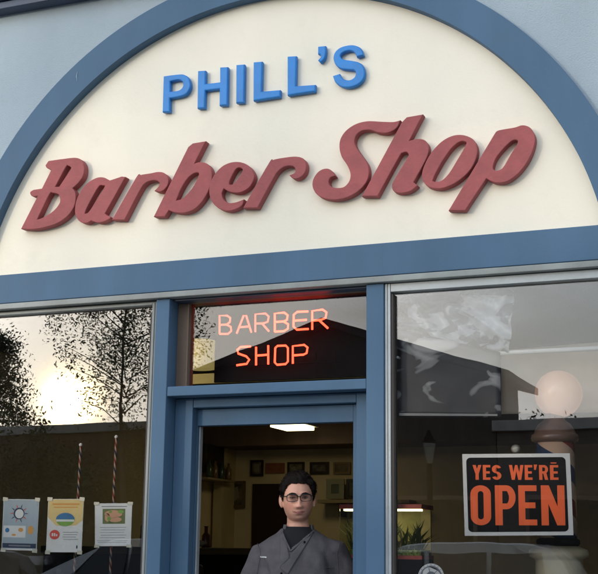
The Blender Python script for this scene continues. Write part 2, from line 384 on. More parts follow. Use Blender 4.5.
# ------------------------------------------------------------------ neon sign in the transom
NY = .26
neon = thing('neon_sign', 'red neon tube sign reading BARBER SHOP in the window above the door', 'neon sign', at(275, 375, NY))
M_neon = lamp_mat('neon_glow', (1, .05, .022), 3.2)
M_neon_dim = lamp_mat('neon_glow_dim', (1, .12, .07), 1.1)
n0 = (205, 295); ns = 4.271
NL = [('letter_b', 1, [[(62,166),(62,88),(95,88),(108,98),(106,116),(92,126),(62,128)], [(92,126),(110,136),(112,154),(98,166),(62,166)]]),
 ('letter_a', 1, [[(135,165),(165,88),(176,88),(198,160)], [(146,138),(190,134)]]),
 ('letter_r', 1, [[(215,158),(215,82),(258,79),(272,92),(268,114),(250,121),(215,122)], [(244,122),(273,155)]]),
 ('letter_b', 0, [[(298,157),(298,79),(338,75),(353,86),(350,106),(336,113),(298,115)], [(336,113),(355,125),(354,144),(338,154),(298,157)]]),
 ('letter_e', 0, [[(440,70),(394,72),(379,84),(378,135),(392,148),(442,145)], [(378,110),(434,106)]]),
 ('letter_r', 0, [[(458,148),(458,68),(502,62),(519,74),(515,98),(496,106),(458,110)], [(488,108),(525,142)]]),
 ('letter_s', 0, [[(195,220),(152,222),(138,234),(142,250),(176,262),(189,276),(178,294),(135,300)]]),
 ('letter_h', 0, [[(218,222),(218,300)], [(270,215),(270,296)], [(218,259),(270,255)]]),
 ('letter_o', 0, [[(300,226),(310,217),(345,216),(354,226),(354,284),(344,295),(308,298),(298,288),(300,226)]]),
 ('letter_p', 0, [[(375,293),(375,218),(424,213),(438,224),(434,248),(420,255),(375,258)]])]
for nm, dim, strokes in NL:
    bm = BM()
    for st in strokes:
        pts = [at(n0[0]+x/ns, n0[1]+y/ns, NY) for x, y in st]
        tube(bm, pts, .0055, 8)
    obj(nm, bm, M_neon_dim if dim else M_neon, neon, smooth=True)
bm = BM()
for x in (215, 262, 316, 336):
    for y0, y1 in ((296, 306), (352, 362)):
        tube(bm, [at(x, y0, NY+.012), at(x, y1, NY+.012)], .0025, 6)
tube(bm, [at(212, 302, NY+.014), at(340, 296, NY+.014)], .003, 6); tube(bm, [at(232, 366, NY+.014), at(340, 362, NY+.014)], .003, 6)
obj('support_wire', bm, M_black, neon)
a, b = at(214, 377, NY+.06), at(366, 377, NY+.06)
boxo('backing_panel', (a.x, b.x+.3, NY+.06, NY+.075, a.z-.03, at(290, 290, NY+.06).z+.05), M_black, neon, .002)
# drum lamp shade behind the left end of the transom
a, b = at(186, 342, .5), at(214, 368, .5)
lsd = thing('lamp_shade_light', 'yellow drum lamp shade glowing behind the left end of the transom glass', 'lamp', ((a.x+b.x)/2, .5, b.z))
rr_ = (b.x-a.x)/2
obj('lamp_shade', lathe(BM(), [(rr_, b.z-b.z), (rr_*1.0, a.z-b.z)], ((a.x+b.x)/2, .5, b.z), 32), mat('yellow_shade', (.75, .62, .22), .7, .05, .02, emit=(1, .78, .25), emit_s=.10), lsd, smooth=True)
obj('stem', tube(BM(), [((a.x+b.x)/2, .5, a.z+.001), ((a.x+b.x)/2, .5, IZC+.119)], .008), M_black, lsd)
a, b = at(200, 382, .45), at(290, 376, .45)
tag(boxo('lit_wall_strip', (a.x-.1, XRa-.02, .45, .47, a.z-.01, a.z+.045), mat('lit_wall_yellow', (.62, .48, .14), .6), None, .002), 'narrow yellow strip standing in for the lit inner wall below the neon sign', 'board')  # added strip, coloured like the yellow-lit inner wall glimpsed under the sign
# ------------------------------------------------------------------ paper things on the glass
def qmap(q, u, v, Y):
    a, b, c_, d = [Vector(p) for p in q]
    p = (a*(1-u)+b*u)*(1-v)+(d*(1-u)+c_*u)*v
    return at(p.x, p.y, Y)
def pshape(bm, q, pts, Y, th=.0006):
    w = [qmap(q, u, v, Y) for u, v in pts]; n = len(w)
    A = [bm.verts.new(p) for p in w]; B = [bm.verts.new(p+Vector((0, th, 0))) for p in w]
    bm.faces.new(A); bm.faces.new(B)
    for i in range(n): bm.faces.new((A[i], A[(i+1) % n], B[(i+1) % n], B[i]))
    return bm
def rect(u0, u1, v0, v1): return [(u0,v0),(u1,v0),(u1,v1),(u0,v1)]
def circ(u, v, ru, rv, n=24, a0=0, a1=360): return [(u+ru*math.cos(R(a0+(a1-a0)*k/n)), v+rv*math.sin(R(a0+(a1-a0)*k/n))) for k in range(n if a1-a0 >= 360 else n+1)]
def rrect(u0, u1, v0, v1, ru, rv, n=6):
    o = []
    for cx, cy, a in ((u1-ru, v0+rv, -90), (u1-ru, v1-rv, 0), (u0+ru, v1-rv, 90), (u0+ru, v0+rv, 180)):
        o += [(cx+ru*math.cos(R(a+90*k/n)), cy+rv*math.sin(R(a+90*k/n))) for k in range(n+1)]
    return o
YP = .064
def pm(name, col): return mat(name, col, .6, .04, 0)
def layers(q, items, parent, Y=YP):
    """items: (part name, material, [shapes], layer)"""
    items = [(a, b, [s_], d) for a, b, c_, d in items for s_ in c_] if False else [it for a, b, c_, d in items for it in ([(a, b, [s_], d) for s_ in c_] if a in ('ray', 'photo_detail', 'logo', 'figure') else [(a, b, c_, d)])]
    for nm, m, shapes, ly in items:
        bm = BM()
        for s in shapes: pshape(bm, q, s, Y-.0009*ly)
        bmesh.ops.triangulate(bm, faces=[f for f in bm.faces if len(f.verts) > 4])
        obj(nm, bm, m, parent)
# block letters on a unit cell: list of polygons (u right, v down)
def stroke(p, q, w, asp):
    """bar from p to q of width w (in u), asp = cell height / width"""
    d = Vector((q[0]-p[0], (q[1]-p[1])*asp)); d.normalize(); n = Vector((-d.y, d.x))*w/2
    return [(p[0]+n.x, p[1]+n.y/asp), (q[0]+n.x, q[1]+n.y/asp), (q[0]-n.x, q[1]-n.y/asp), (p[0]-n.x, p[1]-n.y/asp)]
def ring_seg(cx, cy, ro, so, ri, si, a0, a1, n=12):
    return [(cx+ro*math.cos(R(a0+(a1-a0)*k/n)), cy+so*math.sin(R(a0+(a1-a0)*k/n))) for k in range(n+1)] + [(cx+ri*math.cos(R(a1-(a1-a0)*k/n)), cy+si*math.sin(R(a1-(a1-a0)*k/n))) for k in range(n+1)]
def glyph(ch, w=.34, h=.14):
    if ch == 'E': return [rect(0,w,0,1), rect(w,1,0,h), rect(w,.92,.5-h/2,.5+h/2), rect(w,1,1-h,1)]
    if ch == 'O':
        o = rrect(0, 1, 0, 1, .5, .22); i = rrect(w, 1-w, h, 1-h, .16, .07)
        k = len(o)//2
        return [[o[j], o[(j+1) % len(o)], i[(j+1) % len(i)], i[j]] for j in range(len(o))]
    if ch == 'P':
        o = [(0,0)]+[(1-.45+.45*math.cos(R(a)), .16+.16*math.sin(R(a))) for a in range(-90, 1, 15)]+[(1-.45+.45*math.cos(R(a)), .42+.18*math.sin(R(a))) for a in range(0, 91, 15)]+[(w,.6),(w,1),(0,1)]
        i = [(w,h*.95),(w,.47)]
        P = [[(0,0),(w,0),(w,1),(0,1)], [(w,0),(.56,0),(.56,h),(w,h)], [(w,.6-h),(.56,.6-h),(.56,.6),(w,.6)], ring_seg(.56, .3, .44, .3, .12, .3-h, -90, 90)]
        return P
    if ch == 'R': return glyph('P', w, h)[:1]+[[(w,0),(.56,0),(.56,h),(w,h)], [(w,.58-h),(.56,.58-h),(.56,.58),(w,.58)], ring_seg(.56, .29, .44, .29, .12, .29-h, -90, 90), [(.45,.55),(.8,.52),(1.0,1),(1-w,1)]]
    if ch == 'N': return [[(0,0),(w*.85,0),(w*.85,1),(0,1)], [(1-w*.85,0),(1,0),(1,1),(1-w*.85,1)], [(.0,0),(w*.95,0),(1,1),(1-w*.95,1)]]
    if ch == 'Y': return [[(0,0),(w,0),(.5+w/2,.6),(.5-w/2,.6)], [(1-w,0),(1,0),(.5+w/2,.6),(.5-w/2,.6)], [(.5-w/2,.55),(.5+w/2,.55),(.5+w/2,1),(.5-w/2,1)]]
    if ch == 'W': return [[(0,0),(w*.6,0),(.38,1),(.18,1)], [(.42,0),(.58,0),(.38,1),(.18,1)], [(.42,0),(.58,0),(.82,1),(.62,1)], [(1-w*.6,0),(1,0),(.82,1),(.62,1)]]
    if ch == 'S': return [ring_seg(.5, .28, .5, .28, .5-w, .28-h, -20-340+360-10, -20-340+360-10) if False else ring_seg(.5, .28, .5, .28, .5-w, .28-h, 90, 340), ring_seg(.5, .72, .5, .28, .5-w, .28-h, -90, 160)]
    if ch == "'": return [[(0,0),(1,0),(.6,1),(.1,1)]]
Q = [(462.2,454.1),(569.8,453.3),(573.5,535.2),(464.8,535.9)]
osn = thing('open_sign', 'black and white plastic window sign reading YES WE\'RE OPEN in orange letters', 'sign', at(517, 495, YP))
def cell(x0, x1, y0, y1, polys):
    """cell given in zoomed pixels of the sign, as fractions of its quad"""
    out = []
    for p in polys:
        out.append([((x0+(x1-x0)*u-33)/(536-33)+(-.012*((y0+(y1-y0)*v-42)/376)), (y0+(y1-y0)*v-(42-4*(x0+(x1-x0)*u-33)/500))/376) for u, v in p])
    return out
layers(Q, [('board', M_white, [rect(0,1,0,1)], 0), ('black_panel', M_black, [rrect(.035,.958,.045,.955,.04,.05)], 1)], osn)
sm = []
for ch, x0, x1 in (('Y',80,122),('E',128,163),('S',170,214),('W',250,318),('E',323,359),('R',390,432),('E',441,480)):
    sm.append((ch, cell(x0, x1, 92, 160, glyph(ch, .36 if ch != 'E' else .42, .16))))
sm.append(("'", cell(366, 382, 90, 114, glyph("'"))))
sm.append(('mark', cell(445, 472, 80, 85, [rect(0,1,0,1)])))
for ch, x0, x1 in (('O',68,163),('P',182,278),('E',291,376),('N',396,506)): sm.append((ch, cell(x0, x1, 185, 369, glyph(ch, .36, .145))))
nmap = {"'": 'apostrophe', 'mark': 'accent_mark'}
for ch, polys in sm:
    bm = BM()
    for i, p in enumerate(polys): pshape(bm, Q, p, YP-.0018-.00015*(i % 3) if ch in 'OPENYWRS' and i else YP-.0018, .0003)
    bmesh.ops.triangulate(bm, faces=[f for f in bm.faces if len(f.verts) > 4])
    obj(nmap.get(ch, 'letter_'+ch.lower()), bm, M_orange, osn)
bm = BM(); w_ = at(515, 449, YP)
bmesh.ops.create_cone(bm, cap_ends=True, segments=20, radius1=.022, radius2=.008, depth=.012, matrix=Matrix.Translation(w_+Vector((0, .008, 0))) @ Matrix.Rotation(R(90), 4, 'X'))
obj('suction_cup', bm, mat('cloudy_rubber', (.45, .43, .38), .3), osn, smooth=True)

c_grey = pm('print_grey', (.42, .50, .56)); c_navy = pm('print_navy', (.03, .05, .11)); c_or = pm('print_orange', (.75, .38, .10)); c_red = pm('print_red', (.75, .10, .07))
c_gr = pm('print_green', (.22, .42, .08)); c_bl = pm('print_blue', (.05, .20, .42)); c_yel = pm('print_straw', (.80, .62, .28)); c_ink = pm('print_ink', (.22, .24, .27)); c_pap = pm('paper_white', (.80, .81, .80))
Q1 = [(3.7,499.0),(39.3,499.5),(36.5,550.8),(1.4,549.8)]
p1 = thing('event_poster', 'grey blue poster with a round starburst emblem taped in the left window', 'poster', at(20, 550, YP))
burst = []
for k in range(10):
    a = 2*math.pi*k/10; burst.append([(.45+.17*math.cos(a-.1), .28+.12*math.sin(a-.1)), (.45+.27*math.cos(a), .28+.19*math.sin(a)), (.45+.17*math.cos(a+.1), .28+.12*math.sin(a+.1))])
layers(Q1, [('sheet', c_pap, [rect(0,1,0,1)], 0), ('print_area', c_grey, [rect(.015,.985,.012,.965)], 1), ('emblem', c_navy, [circ(.45,.28,.155,.115)]+burst[::2], 2), ('ray', c_red, burst[1::2], 2),
 ('emblem_face', c_pap, [circ(.46,.285,.12,.09)], 3), ('logo_strip', c_pap, [rect(.03,.66,.52,.75)], 2), ('logo', c_bl, [circ(.14,.61,.06,.045)], 3), ('logo', c_or, [circ(.52,.6,.07,.04), circ(.33,.7,.06,.02)], 3),
 ('portrait', c_or, [circ(.8,.6,.08,.085)], 2), ('footer', c_navy, [rect(.02,.975,.865,.955)], 2), ('text_line', c_ink, [rect(.2,.82,.895,.925)], 3)], p1)
Q2 = [(48.3,499),(83.9,499),(81.5,552.4),(45.9,552.2)]
p2 = thing('flyer', 'straw yellow flyer with an oval blue and green landscape taped in the left window', 'flyer', at(64, 552, YP))
lines = lambda u0, u1, v0, n, dv, th=.012: [rect(u0+.02*(i % 2), u1-.03*((i*7) % 3), v0+i*dv, v0+i*dv+th) for i in range(n)]
layers(Q2, [('sheet', c_pap, [rect(0,1,0,1)], 0), ('yellow_band', c_yel, [[(.01,.01),(.99,.01),(.99,.40),(.8,.50),(.25,.50),(.01,.34)]], 1), ('title_line', c_or, [rect(.12,.88,.08,.115), rect(.16,.84,.145,.165)], 2),
 ('sky_oval', c_bl, [circ(.5,.38,.26,.12,24,180,360)], 3), ('field_oval', c_gr, [circ(.5,.38,.26,.13,24,0,180)], 3), ('white_band', c_pap, [rect(.25,.75,.385,.425)], 4),
 ('price_disc', c_red, [circ(.22,.67,.14,.09)], 2), ('price_mark', c_pap, [rect(.14,.18,.64,.70), rect(.2,.24,.64,.70), rect(.26,.3,.66,.7)], 3), ('text_line', c_ink, lines(.45,.88,.62,4,.045,.008), 2), ('figure', c_navy, [circ(.86,.9,.02,.035)], 2)], p2)
Q3 = [(94.8,503.4),(132.2,503.2),(130.7,545.9),(95.0,546.1)]
p3 = thing('notice_sheet', 'white notice sheet with a green and pink photo taped beside the blue post', 'notice', at(113, 546, YP))
layers(Q3, [('sheet', c_pap, [rect(0,1,0,1)], 0), ('photo', pm('print_leaf', (.16, .2, .07)), [rect(.21,.82,.13,.48)], 1), ('photo_detail', pm('print_pink', (.68, .38, .24)), [circ(.5,.25,.24,.09), circ(.55,.38,.18,.06), circ(.34,.33,.07,.1)], 2),
 ('photo_detail', c_gr, [circ(.38,.36,.05,.05), circ(.7,.2,.08,.04), circ(.42,.2,.04,.03)], 3), ('title_line', c_ink, [rect(.18,.86,.065,.085)], 1), ('text_line', c_ink, lines(.14,.86,.56,5,.06,.009)+lines(.05,.9,.87,2,.04,.009), 1)], p3)
Qs = [(418,563.5),(444,563.5),(444,590),(418,590)]
stk = thing('round_sticker', 'round white and grey emblem sticker low on the right window glass', 'sticker', at(431, 577, YP))
layers(Qs, [('disc', c_pap, [circ(.5,.5,.5,.5,40)], 0), ('ring', c_ink, [ring_seg(.5,.5,.42,.42,.37,.37,0,359.9,40)], 1), ('lettering', c_ink, [stroke((.5+.43*math.cos(R(a)), .5+.43*math.sin(R(a))), (.5+.48*math.cos(R(a)), .5+.48*math.sin(R(a))), .02, 1) for a in range(0, 360, 18)], 1),
 ('wheel', c_ink, [ring_seg(.5,.5,.2,.2,.16,.16,0,359.9,30)]+[stroke((.5+.06*math.cos(R(a)), .5+.06*math.sin(R(a))), (.5+.34*math.cos(R(a)), .5+.34*math.sin(R(a))), .025, 1) for a in range(15, 375, 60)], 2)], stk)

M_tape = mat('clear_tape', (.62, .60, .50), .3, .05, 0)
for q__, par in ((Q1, p1), (Q2, p2), (Q3, p3)):
    for u_, v_ in ((.05, .0), (.95, .0), (.05, 1.0), (.95, 1.0)):
        bm = BM(); pshape(bm, q__, [(u_-.07, v_-.035), (u_+.07, v_-.03), (u_+.065, v_+.04), (u_-.075, v_+.035)], YP-.0045, .0004); obj('tape', bm, M_tape, par)
# dark poster and cream sheet hung at the top of the right window
YD = .075
bm = BM()
N = 16
def sheet(bm, corners, Y, amp, seed, nu=18, nv=14):
    g = []
    for j in range(nv+1):
        row = []
        for i in range(nu+1):
            u, v = i/nu, j/nv; p = qmap(corners, u, v, Y)
            p.y += .01+amp*(noise.noise(Vector((u*3.1, v*2.3, seed)))+.5*noise.noise(Vector((u*8, v*6, seed+9))))
            row.append(bm.verts.new(p))
        g.append(row)
    for j in range(nv):
        for i in range(nu): bm.faces.new((g[j][i], g[j][i+1], g[j+1][i+1], g[j+1][i]))
    return bm
QD = [(396,328),(500,352),(500.5,417),(396,417)]
dp = thing('window_banner', 'dark banner with pale grey blotches hanging at the upper left of the right window', 'poster', at(447, 416, YD))
o = obj('sheet', sheet(BM(), QD, YD+.004, .006, 3), mat('poster_charcoal', (.028, .032, .042), .45, .3, 0, scale=9), dp, smooth=True); o.modifiers.new('s', 'SOLIDIFY').thickness = .0008
c_pg = pm('poster_grey', (.11, .115, .12)); c_pl = pm('poster_light', (.26, .265, .27))
def z6(pts): return [((x/3.829+385-396)/104.2, ((y/3.829+280)-(328+24*(x/3.829+385-396)/104))/(89-24*(x/3.829+385-396)/104)) for x, y in pts]
fig = [[(100,340),(130,322),(150,345),(185,362),(212,385),(215,425),(190,420),(150,385),(128,352)], [(150,332),(285,330),(285,345),(165,346)], [(240,355),(300,350),(275,385),(245,380)],
       [(340,330),(365,360),(372,395),(340,390)], [(185,425),(370,424),(370,433),(195,434)], [(45,310),(62,330),(80,420),(98,480),(60,492),(46,420)]]
layers(QD, [('hem_strip', c_pl, [rect(.03,.97,.955,.985)], 0)], dp, YD-.003)
QC = [(500.5,350),(620,340),(620,412),(501,414)]
cs = thing('cream_sheet', 'plain cream backing sheet hanging behind the barber pole globe', 'paper sheet', at(555, 413, .64))
o = obj('sheet', sheet(BM(), QC, .64, .006, 8), mat('cream_paper', (.88, .76, .60), .7, .06, .02), cs, smooth=True); o.modifiers.new('s', 'SOLIDIFY').thickness = .001
a, b = at(395, 357, YD+.03), at(640, 357, YD+.03)
cr_ = thing('curtain_rod', 'white horizontal rod across the top of the right window', 'rod', ((a.x+b.x)/2, YD+.045, at(500, 353, YD).z))
bm = BM(); tube(bm, [(XRb+.03, YD+.05, at(500, 353, YD+.05).z), (WX1-.03, YD+.05, at(500, 353, YD+.05).z)], .011, 12); obj('rod', bm, M_white, cr_, smooth=True)
for x in (XRb+.05, WX1-.05): obj('bracket', tube(BM(), [(x, .057, cr_.location.z), (x, YD+.05, cr_.location.z)], .006, 8), M_alu, cr_)
# crumpled clear plastic film at the very top of the right window
_sheet = sheet
def sheet(bm, corners, Y, amp, seed, nu=18, nv=14):
    _sheet(bm, corners, Y, amp*.2, seed, nu, nv)
    for v in bm.verts:
        p = v.co; a_ = p.x*.8+p.z*1.0; b__ = p.x-p.z*.8
        v.co.y += amp*(abs(noise.noise(Vector((a_*9, b__*2.4, seed))))*1.2+.5*abs(noise.noise(Vector((b__*12, a_*4, seed+5)))))
    return bm
QF = [(394,294),(512,288),(508,352),(394,352)]
pf = thing('plastic_film', 'rumpled pale plastic film sagging just under the top frame of the right window', 'plastic film', at(430, 330, .1))
mf = bpy.data.materials.new('clear_film'); mf.use_nodes = True; n, l = nt(mf); b_ = n['Principled BSDF']; b_.inputs['Roughness'].default_value = .3; b_.inputs['Alpha'].default_value = .8
def blotch(n, l, b_, sc, cols, dist, mapsc):
    tc = n.new('ShaderNodeTexCoord'); mp = n.new('ShaderNodeMapping'); mp.inputs['Scale'].default_value = mapsc; mp.inputs['Rotation'].default_value = (0, R(28), 0)
    no = n.new('ShaderNodeTexNoise'); no.inputs['Scale'].default_value = sc; no.inputs['Detail'].default_value = 2.5; no.inputs['Distortion'].default_value = dist
    l.new(tc.outputs['Object'], mp.inputs[0]); l.new(mp.outputs[0], no.inputs['Vector']); cr = n.new('ShaderNodeValToRGB'); l.new(no.outputs['Fac'], cr.inputs[0]); el = cr.color_ramp.elements
    for i, (p_, c_) in enumerate(cols):
        e_ = el[i] if i < 2 else el.new(p_); e_.position = p_; e_.color = (*c_, 1)
    l.new(cr.outputs[0], b_.inputs['Base Color'])
blotch(n, l, b_, 5.5, [(.38, (.04, .05, .065)), (.64, (.52, .56, .60)), (.46, (.10, .12, .14)), (.49, (.38, .41, .44))], 1.2, (1, 1, 2.0))
mp_ = bpy.data.materials.new('banner_print'); mp_.use_nodes = True; n2_, l2_ = nt(mp_); n2_['Principled BSDF'].inputs['Roughness'].default_value = .45
blotch(n2_, l2_, n2_['Principled BSDF'], 4.4, [(.0, (.014, .016, .022)), (.64, (.34, .35, .36)), (.535, (.02, .022, .03)), (.56, (.17, .18, .19))], .8, (1, 1, 2.0))
[c_ for c_ in dp.children if c_.name.startswith('sheet')][0].data.materials[0] = mp_
o = obj('film', sheet(BM(), QF, .09, .11, 21, 70, 50), mf, pf, smooth=True)

# ------------------------------------------------------------------ barber pole with globe in the right window
PY = .42
base = at(558.5, 550, PY); gl = at(558.5, 394, PY); px = (PY+D0)*1.085/F
bpz = .62
pole = thing('barber_pole', 'striped barber pole with a round globe on a cream flared base behind the right window', 'barber pole', (base.x, PY, bpz))
def pz(y): return at(558.5, y, PY).z-bpz
lb = [(.13,0),(.13,.03),(.10,.06),(.085,.12),(.085,.3),(.11,.36),(.108,pz(561)),(.112,pz(559)),(.134,pz(557)),(.138,pz(554)),(.134,pz(550)),(.12,pz(548.5)),(.09,pz(546))]
C0 = (base.x, PY, bpz)
obj('base', lathe(BM(), lb, C0), mat('cream_enamel', (.62, .54, .36), .35, .1, .02), pole, smooth=True)
obj('collar', lathe(BM(), [(.09,pz(546)),(.1,pz(544)),(.1,pz(540)),(.085,pz(538))], C0), M_black, pole, smooth=True)
ms = bpy.data.materials.new('barber_stripes'); ms.use_nodes = True; n, l = nt(ms); b_ = n['Principled BSDF']; b_.inputs['Roughness'].default_value = .25
tc = n.new('ShaderNodeTexCoord'); sx = n.new('ShaderNodeSeparateXYZ'); l.new(tc.outputs['Object'], sx.inputs[0])
an = n.new('ShaderNodeMath'); an.operation = 'ARCTAN2'; l.new(sx.outputs[1], an.inputs[0]); l.new(sx.outputs[0], an.inputs[1])
m1 = n.new('ShaderNodeMath'); m1.operation = 'MULTIPLY'; m1.inputs[1].default_value = 1/(2*math.pi); l.new(an.outputs[0], m1.inputs[0])
m2 = n.new('ShaderNodeMath'); m2.operation = 'MULTIPLY_ADD'; m2.inputs[1].default_value = 3.2; l.new(sx.outputs[2], m2.inputs[0]); l.new(m1.outputs[0], m2.inputs[2])
m3 = n.new('ShaderNodeMath'); m3.operation = 'FRACT'; l.new(m2.outputs[0], m3.inputs[0])
cr = n.new('ShaderNodeValToRGB'); cr.color_ramp.interpolation = 'CONSTANT'; e = cr.color_ramp.elements
e[0].color = (.48, .33, .24, 1); e[1].position = .25; e[1].color = (.22, .04, .03, 1)
for p_, q_ in ((.5, (.48, .33, .24, 1)), (.75, (.02, .04, .09, 1))): z_ = e.new(p_); z_.color = q_
l.new(m3.outputs[0], cr.inputs[0]); l.new(cr.outputs[0], b_.inputs['Base Color'])
rc = 17*px
obj('striped_cylinder', lathe(BM(), [(rc,pz(538)),(rc,pz(442))], C0), ms, pole, smooth=True)
obj('cap', lathe(BM(), [(rc+.004,pz(443)),(.108,pz(441)),(.112,pz(438)),(.108,pz(435)),(.098,pz(434)),(.092,pz(429)),(.075,pz(424)),(.05,pz(420)),(.045,pz(414))], C0), mat('brown_enamel', (.16, .10, .08), .35), pole, smooth=True)
bm = BM(); ell(bm, Vector(gl), (21.5*px,)*3, 40); obj('globe', bm, mat('milk_glass', (.62, .46, .37), .3, .02, 0, emit=(1, .6, .42), emit_s=.10), pole, smooth=True)
# window ledge the pole stands on
bp('window_ledge', (XRb+.03, WX1-.03, .23, .7, .55, .615), M_brown, shop); bp('window_ledge', (WX0+.03, XLb-.03, .23, .6, .55, .615), M_brown, shop)

# ------------------------------------------------------------------ inside the shop
def framed(name, label, cat, px0, px1, py0, py1, fcol, icol, Y=IYB-.03, fr=.02, extra=None):
    a, b = at(px0, py1, Y), at(px1, py0, Y); x0, x1, z0, z1 = a.x, b.x, (a.z+at(px1, py1, Y).z)/2, (b.z+at(px0, py0, Y).z)/2
    t = thing(name, label, cat, ((x0+x1)/2, Y, z0))
    bm = BM(); box(bm, x0, x1, Y, Y+.022, z0, z0+fr); box(bm, x0, x1, Y, Y+.022, z1-fr, z1); box(bm, x0, x0+fr, Y+.001, Y+.022, z0+fr, z1-fr); box(bm, x1-fr, x1, Y+.001, Y+.022, z0+fr, z1-fr)
    obj('frame', bm, fcol, t)
    bm = BM(); box(bm, x0+fr, x1-fr, Y+.008, Y+.02, z0+fr, z1-fr); obj('picture', bm, icol, t)
    if extra:
        bm = BM()
        for s in extra:
            pts = [(x0+(x1-x0)*u, Y+.006, z1-(z1-z0)*v) for u, v in s]; flat(bm, pts)
        obj('mount', bm, M_white if False else mat('faded_print', (.30, .27, .18), .6), t)
    return t
fb = mat('picture_frame_dark', (.03, .022, .016), .4); fg = mat('picture_frame_gold', (.25, .17, .06), .4)
framed('framed_picture', 'small upright dark framed picture high on the back wall above the inner doorway', 'picture', 250, 263, 460, 476, fb, mat('pic_a', (.2, .17, .11), .6, .4, 0, scale=20), extra=[[(.3,.25),(.7,.25),(.7,.75),(.3,.75)]])
framed('framed_banner', 'orange framed picture high on the back wall left of the man\'s head', 'picture', 265.5, 284, 463, 473, mat('frame_orange', (.35, .12, .05), .5), mat('pic_b', (.38, .13, .05), .6, .2, 0, scale=12))
framed('framed_picture', 'pale framed picture high on the back wall above the man\'s head', 'picture', 287, 304, 462, 476, fb, mat('pic_c', (.24, .2, .11), .6, .3, 0, scale=14), extra=[[(.2,.4),(.45,.3),(.6,.7),(.3,.75)]])
framed('framed_picture', 'wide black framed picture high on the back wall right of the man\'s head', 'picture', 309.5, 328.5, 462, 474, fb, mat('pic_d', (.16, .14, .1), .6, .4, 0, scale=20), fr=.025)
framed('framed_picture', 'dim gilt framed picture at the right end of the back wall row', 'picture', 333, 350, 462, 474, fg, mat('pic_e', (.22, .17, .08), .6, .3, 0))
framed('wall_poster', 'large faded poster on the back wall left of the inner doorway', 'poster', 226, 245, 481, 508, mat('frame_faint', (.16, .11, .06), .6), mat('pic_f', (.20, .15, .07), .6, .5, 0, scale=7), fr=.03, extra=[[(.25,.3),(.6,.2),(.7,.6),(.35,.8)]])
framed('certificate', 'green grey framed certificate standing on the shelf behind the man', 'picture', 326, 344, 479, 499, mat('frame_olive', (.3, .3, .2), .5), mat('pic_g', (.12, .14, .1), .6, .3, 0), Y=IYB-.12, fr=.05)
a, b = at(318, 499.5, IYB-.2), at(358, 501, IYB-.2)
sh = thing('wall_shelf', 'pale wooden shelf on the back wall behind the man\'s shoulder', 'shelf', (a.x, IYB-.1, a.z))
boxo('board', (a.x, b.x+.5, IYB-.22, IYB-.001, a.z-.035, a.z-.003), mat('shelf_wood', (.32, .26, .14), .5), sh); boxo('bracket', (a.x+.2, a.x+.22, IYB-.18, IYB-.002, a.z-.16, a.z-.036), fb, sh)
framed('framed_picture', 'dark framed picture standing at the far end of the wall shelf', 'picture', 346, 360, 479, 499, fb, mat('pic_h', (.1, .1, .07), .6, .3, 0), Y=IYB-.12, fr=.03)
# shelf and clutter on left wall
sl = thing('side_shelf', 'small wall shelf with bottles beside the left corner of the shop', 'shelf', (IXL+.1, 5.1, 2.0))
a = at(208, 479, 5.0)
boxo('board', (IXL+.001, IXL+.22, 4.7, 5.3, a.z-.02, a.z), mat('shelf_wood', (.32, .26, .14), .5), sl)
boxo('cabinet', (IXL+.001, IXL+.14, 4.8, 5.2, a.z+.06, a.z+.32), fb, sl)
for i, y in enumerate((4.78, 4.9, 5.04, 5.2)):
    tag(obj('bottle', lathe(BM(), [(.028,0),(.03,.02),(.03,.1),(.012,.13),(.012,.16)], (IXL+.19, y, a.z), 14), mat('bottle_%d' % (i % 2), ((.05, .08, .05), (.2, .12, .05))[i % 2], .2), None, smooth=True),
        ['dark green bottle nearest the window on the side shelf', 'second brown bottle from the window on the side shelf', 'third bottle from the window on the side shelf, dark green', 'brown bottle at the back wall end of the side shelf'][i], 'bottle', 'bottles on the side shelf')
col = thing('wall_pillar', 'pale cream pillar boxed against the left corner of the shop', 'pillar', (IXL+.05, 5.4, .1))
a, b = at(213, 500, 5.2), at(222, 500, 5.2); boxo('shaft', (a.x, b.x, 5.2, IYB-.001, .1, 2.5), mat('pillar_cream', (.62, .52, .28), .6), col); boxo('cap', (a.x-.02, b.x+.02, 5.18, IYB-.001, 2.5, 2.56), M_int, col)
# ceiling lamp
a, b = at(279, 427, 4.4), at(307, 427, 4.4)
cl = thing('ceiling_light', 'lit rectangular fluorescent ceiling light above the middle of the shop', 'lamp', ((a.x+b.x)/2, 4.4, a.z-.02))
zl = a.z-.02
M_lamp = lamp_mat('lamp_diffuser', (1, .82, .45), 2.4)
boxo('diffuser', (a.x, b.x, 4.2, 4.58, zl, zl+.03), M_lamp, cl, .004); boxo('housing', (a.x-.02, b.x+.02, 4.13, 4.64, zl+.031, IZC+.12), M_white, cl, .004)
# aquarium
AY = 2.6
a, b = at(339, 556, AY), at(421.5, 508, AY); x0, x1, z0, z1 = a.x, b.x, a.z+.01, b.z-.005
aq = thing('aquarium', 'lit planted aquarium with a red rim seen through doorway and right window', 'aquarium', ((x0+x1)/2, AY+.15, .1))
M_rim = mat('red_rim', (.4, .03, .02), .4)
obj('rim', box(BM(), x0, x1, AY, AY+.3, z1, z1+.03), M_rim, aq); obj('rim', box(BM(), x0, x1, AY, AY+.3, z0-.025, z0), M_rim, aq)
bm = BM(); box(bm, x0+.01, x1-.01, AY+.26, AY+.28, z0, z1); obj('back_panel', bm, mat('tank_back', (.45, .40, .22), .6, .2), aq)
boxo('tank_light', (x0+.02, x1-.02, AY+.03, AY+.10, z1-.014, z1-.001), lamp_mat('tank_tube', (1, .88, .42), 3.0), aq, .002)
boxo('gravel', (x0+.01, x1-.01, AY+.01, AY+.25, z0, z0+.035), mat('tank_gravel', (.35, .40, .12), .9, .4, .1, scale=60), aq)
bm = BM()
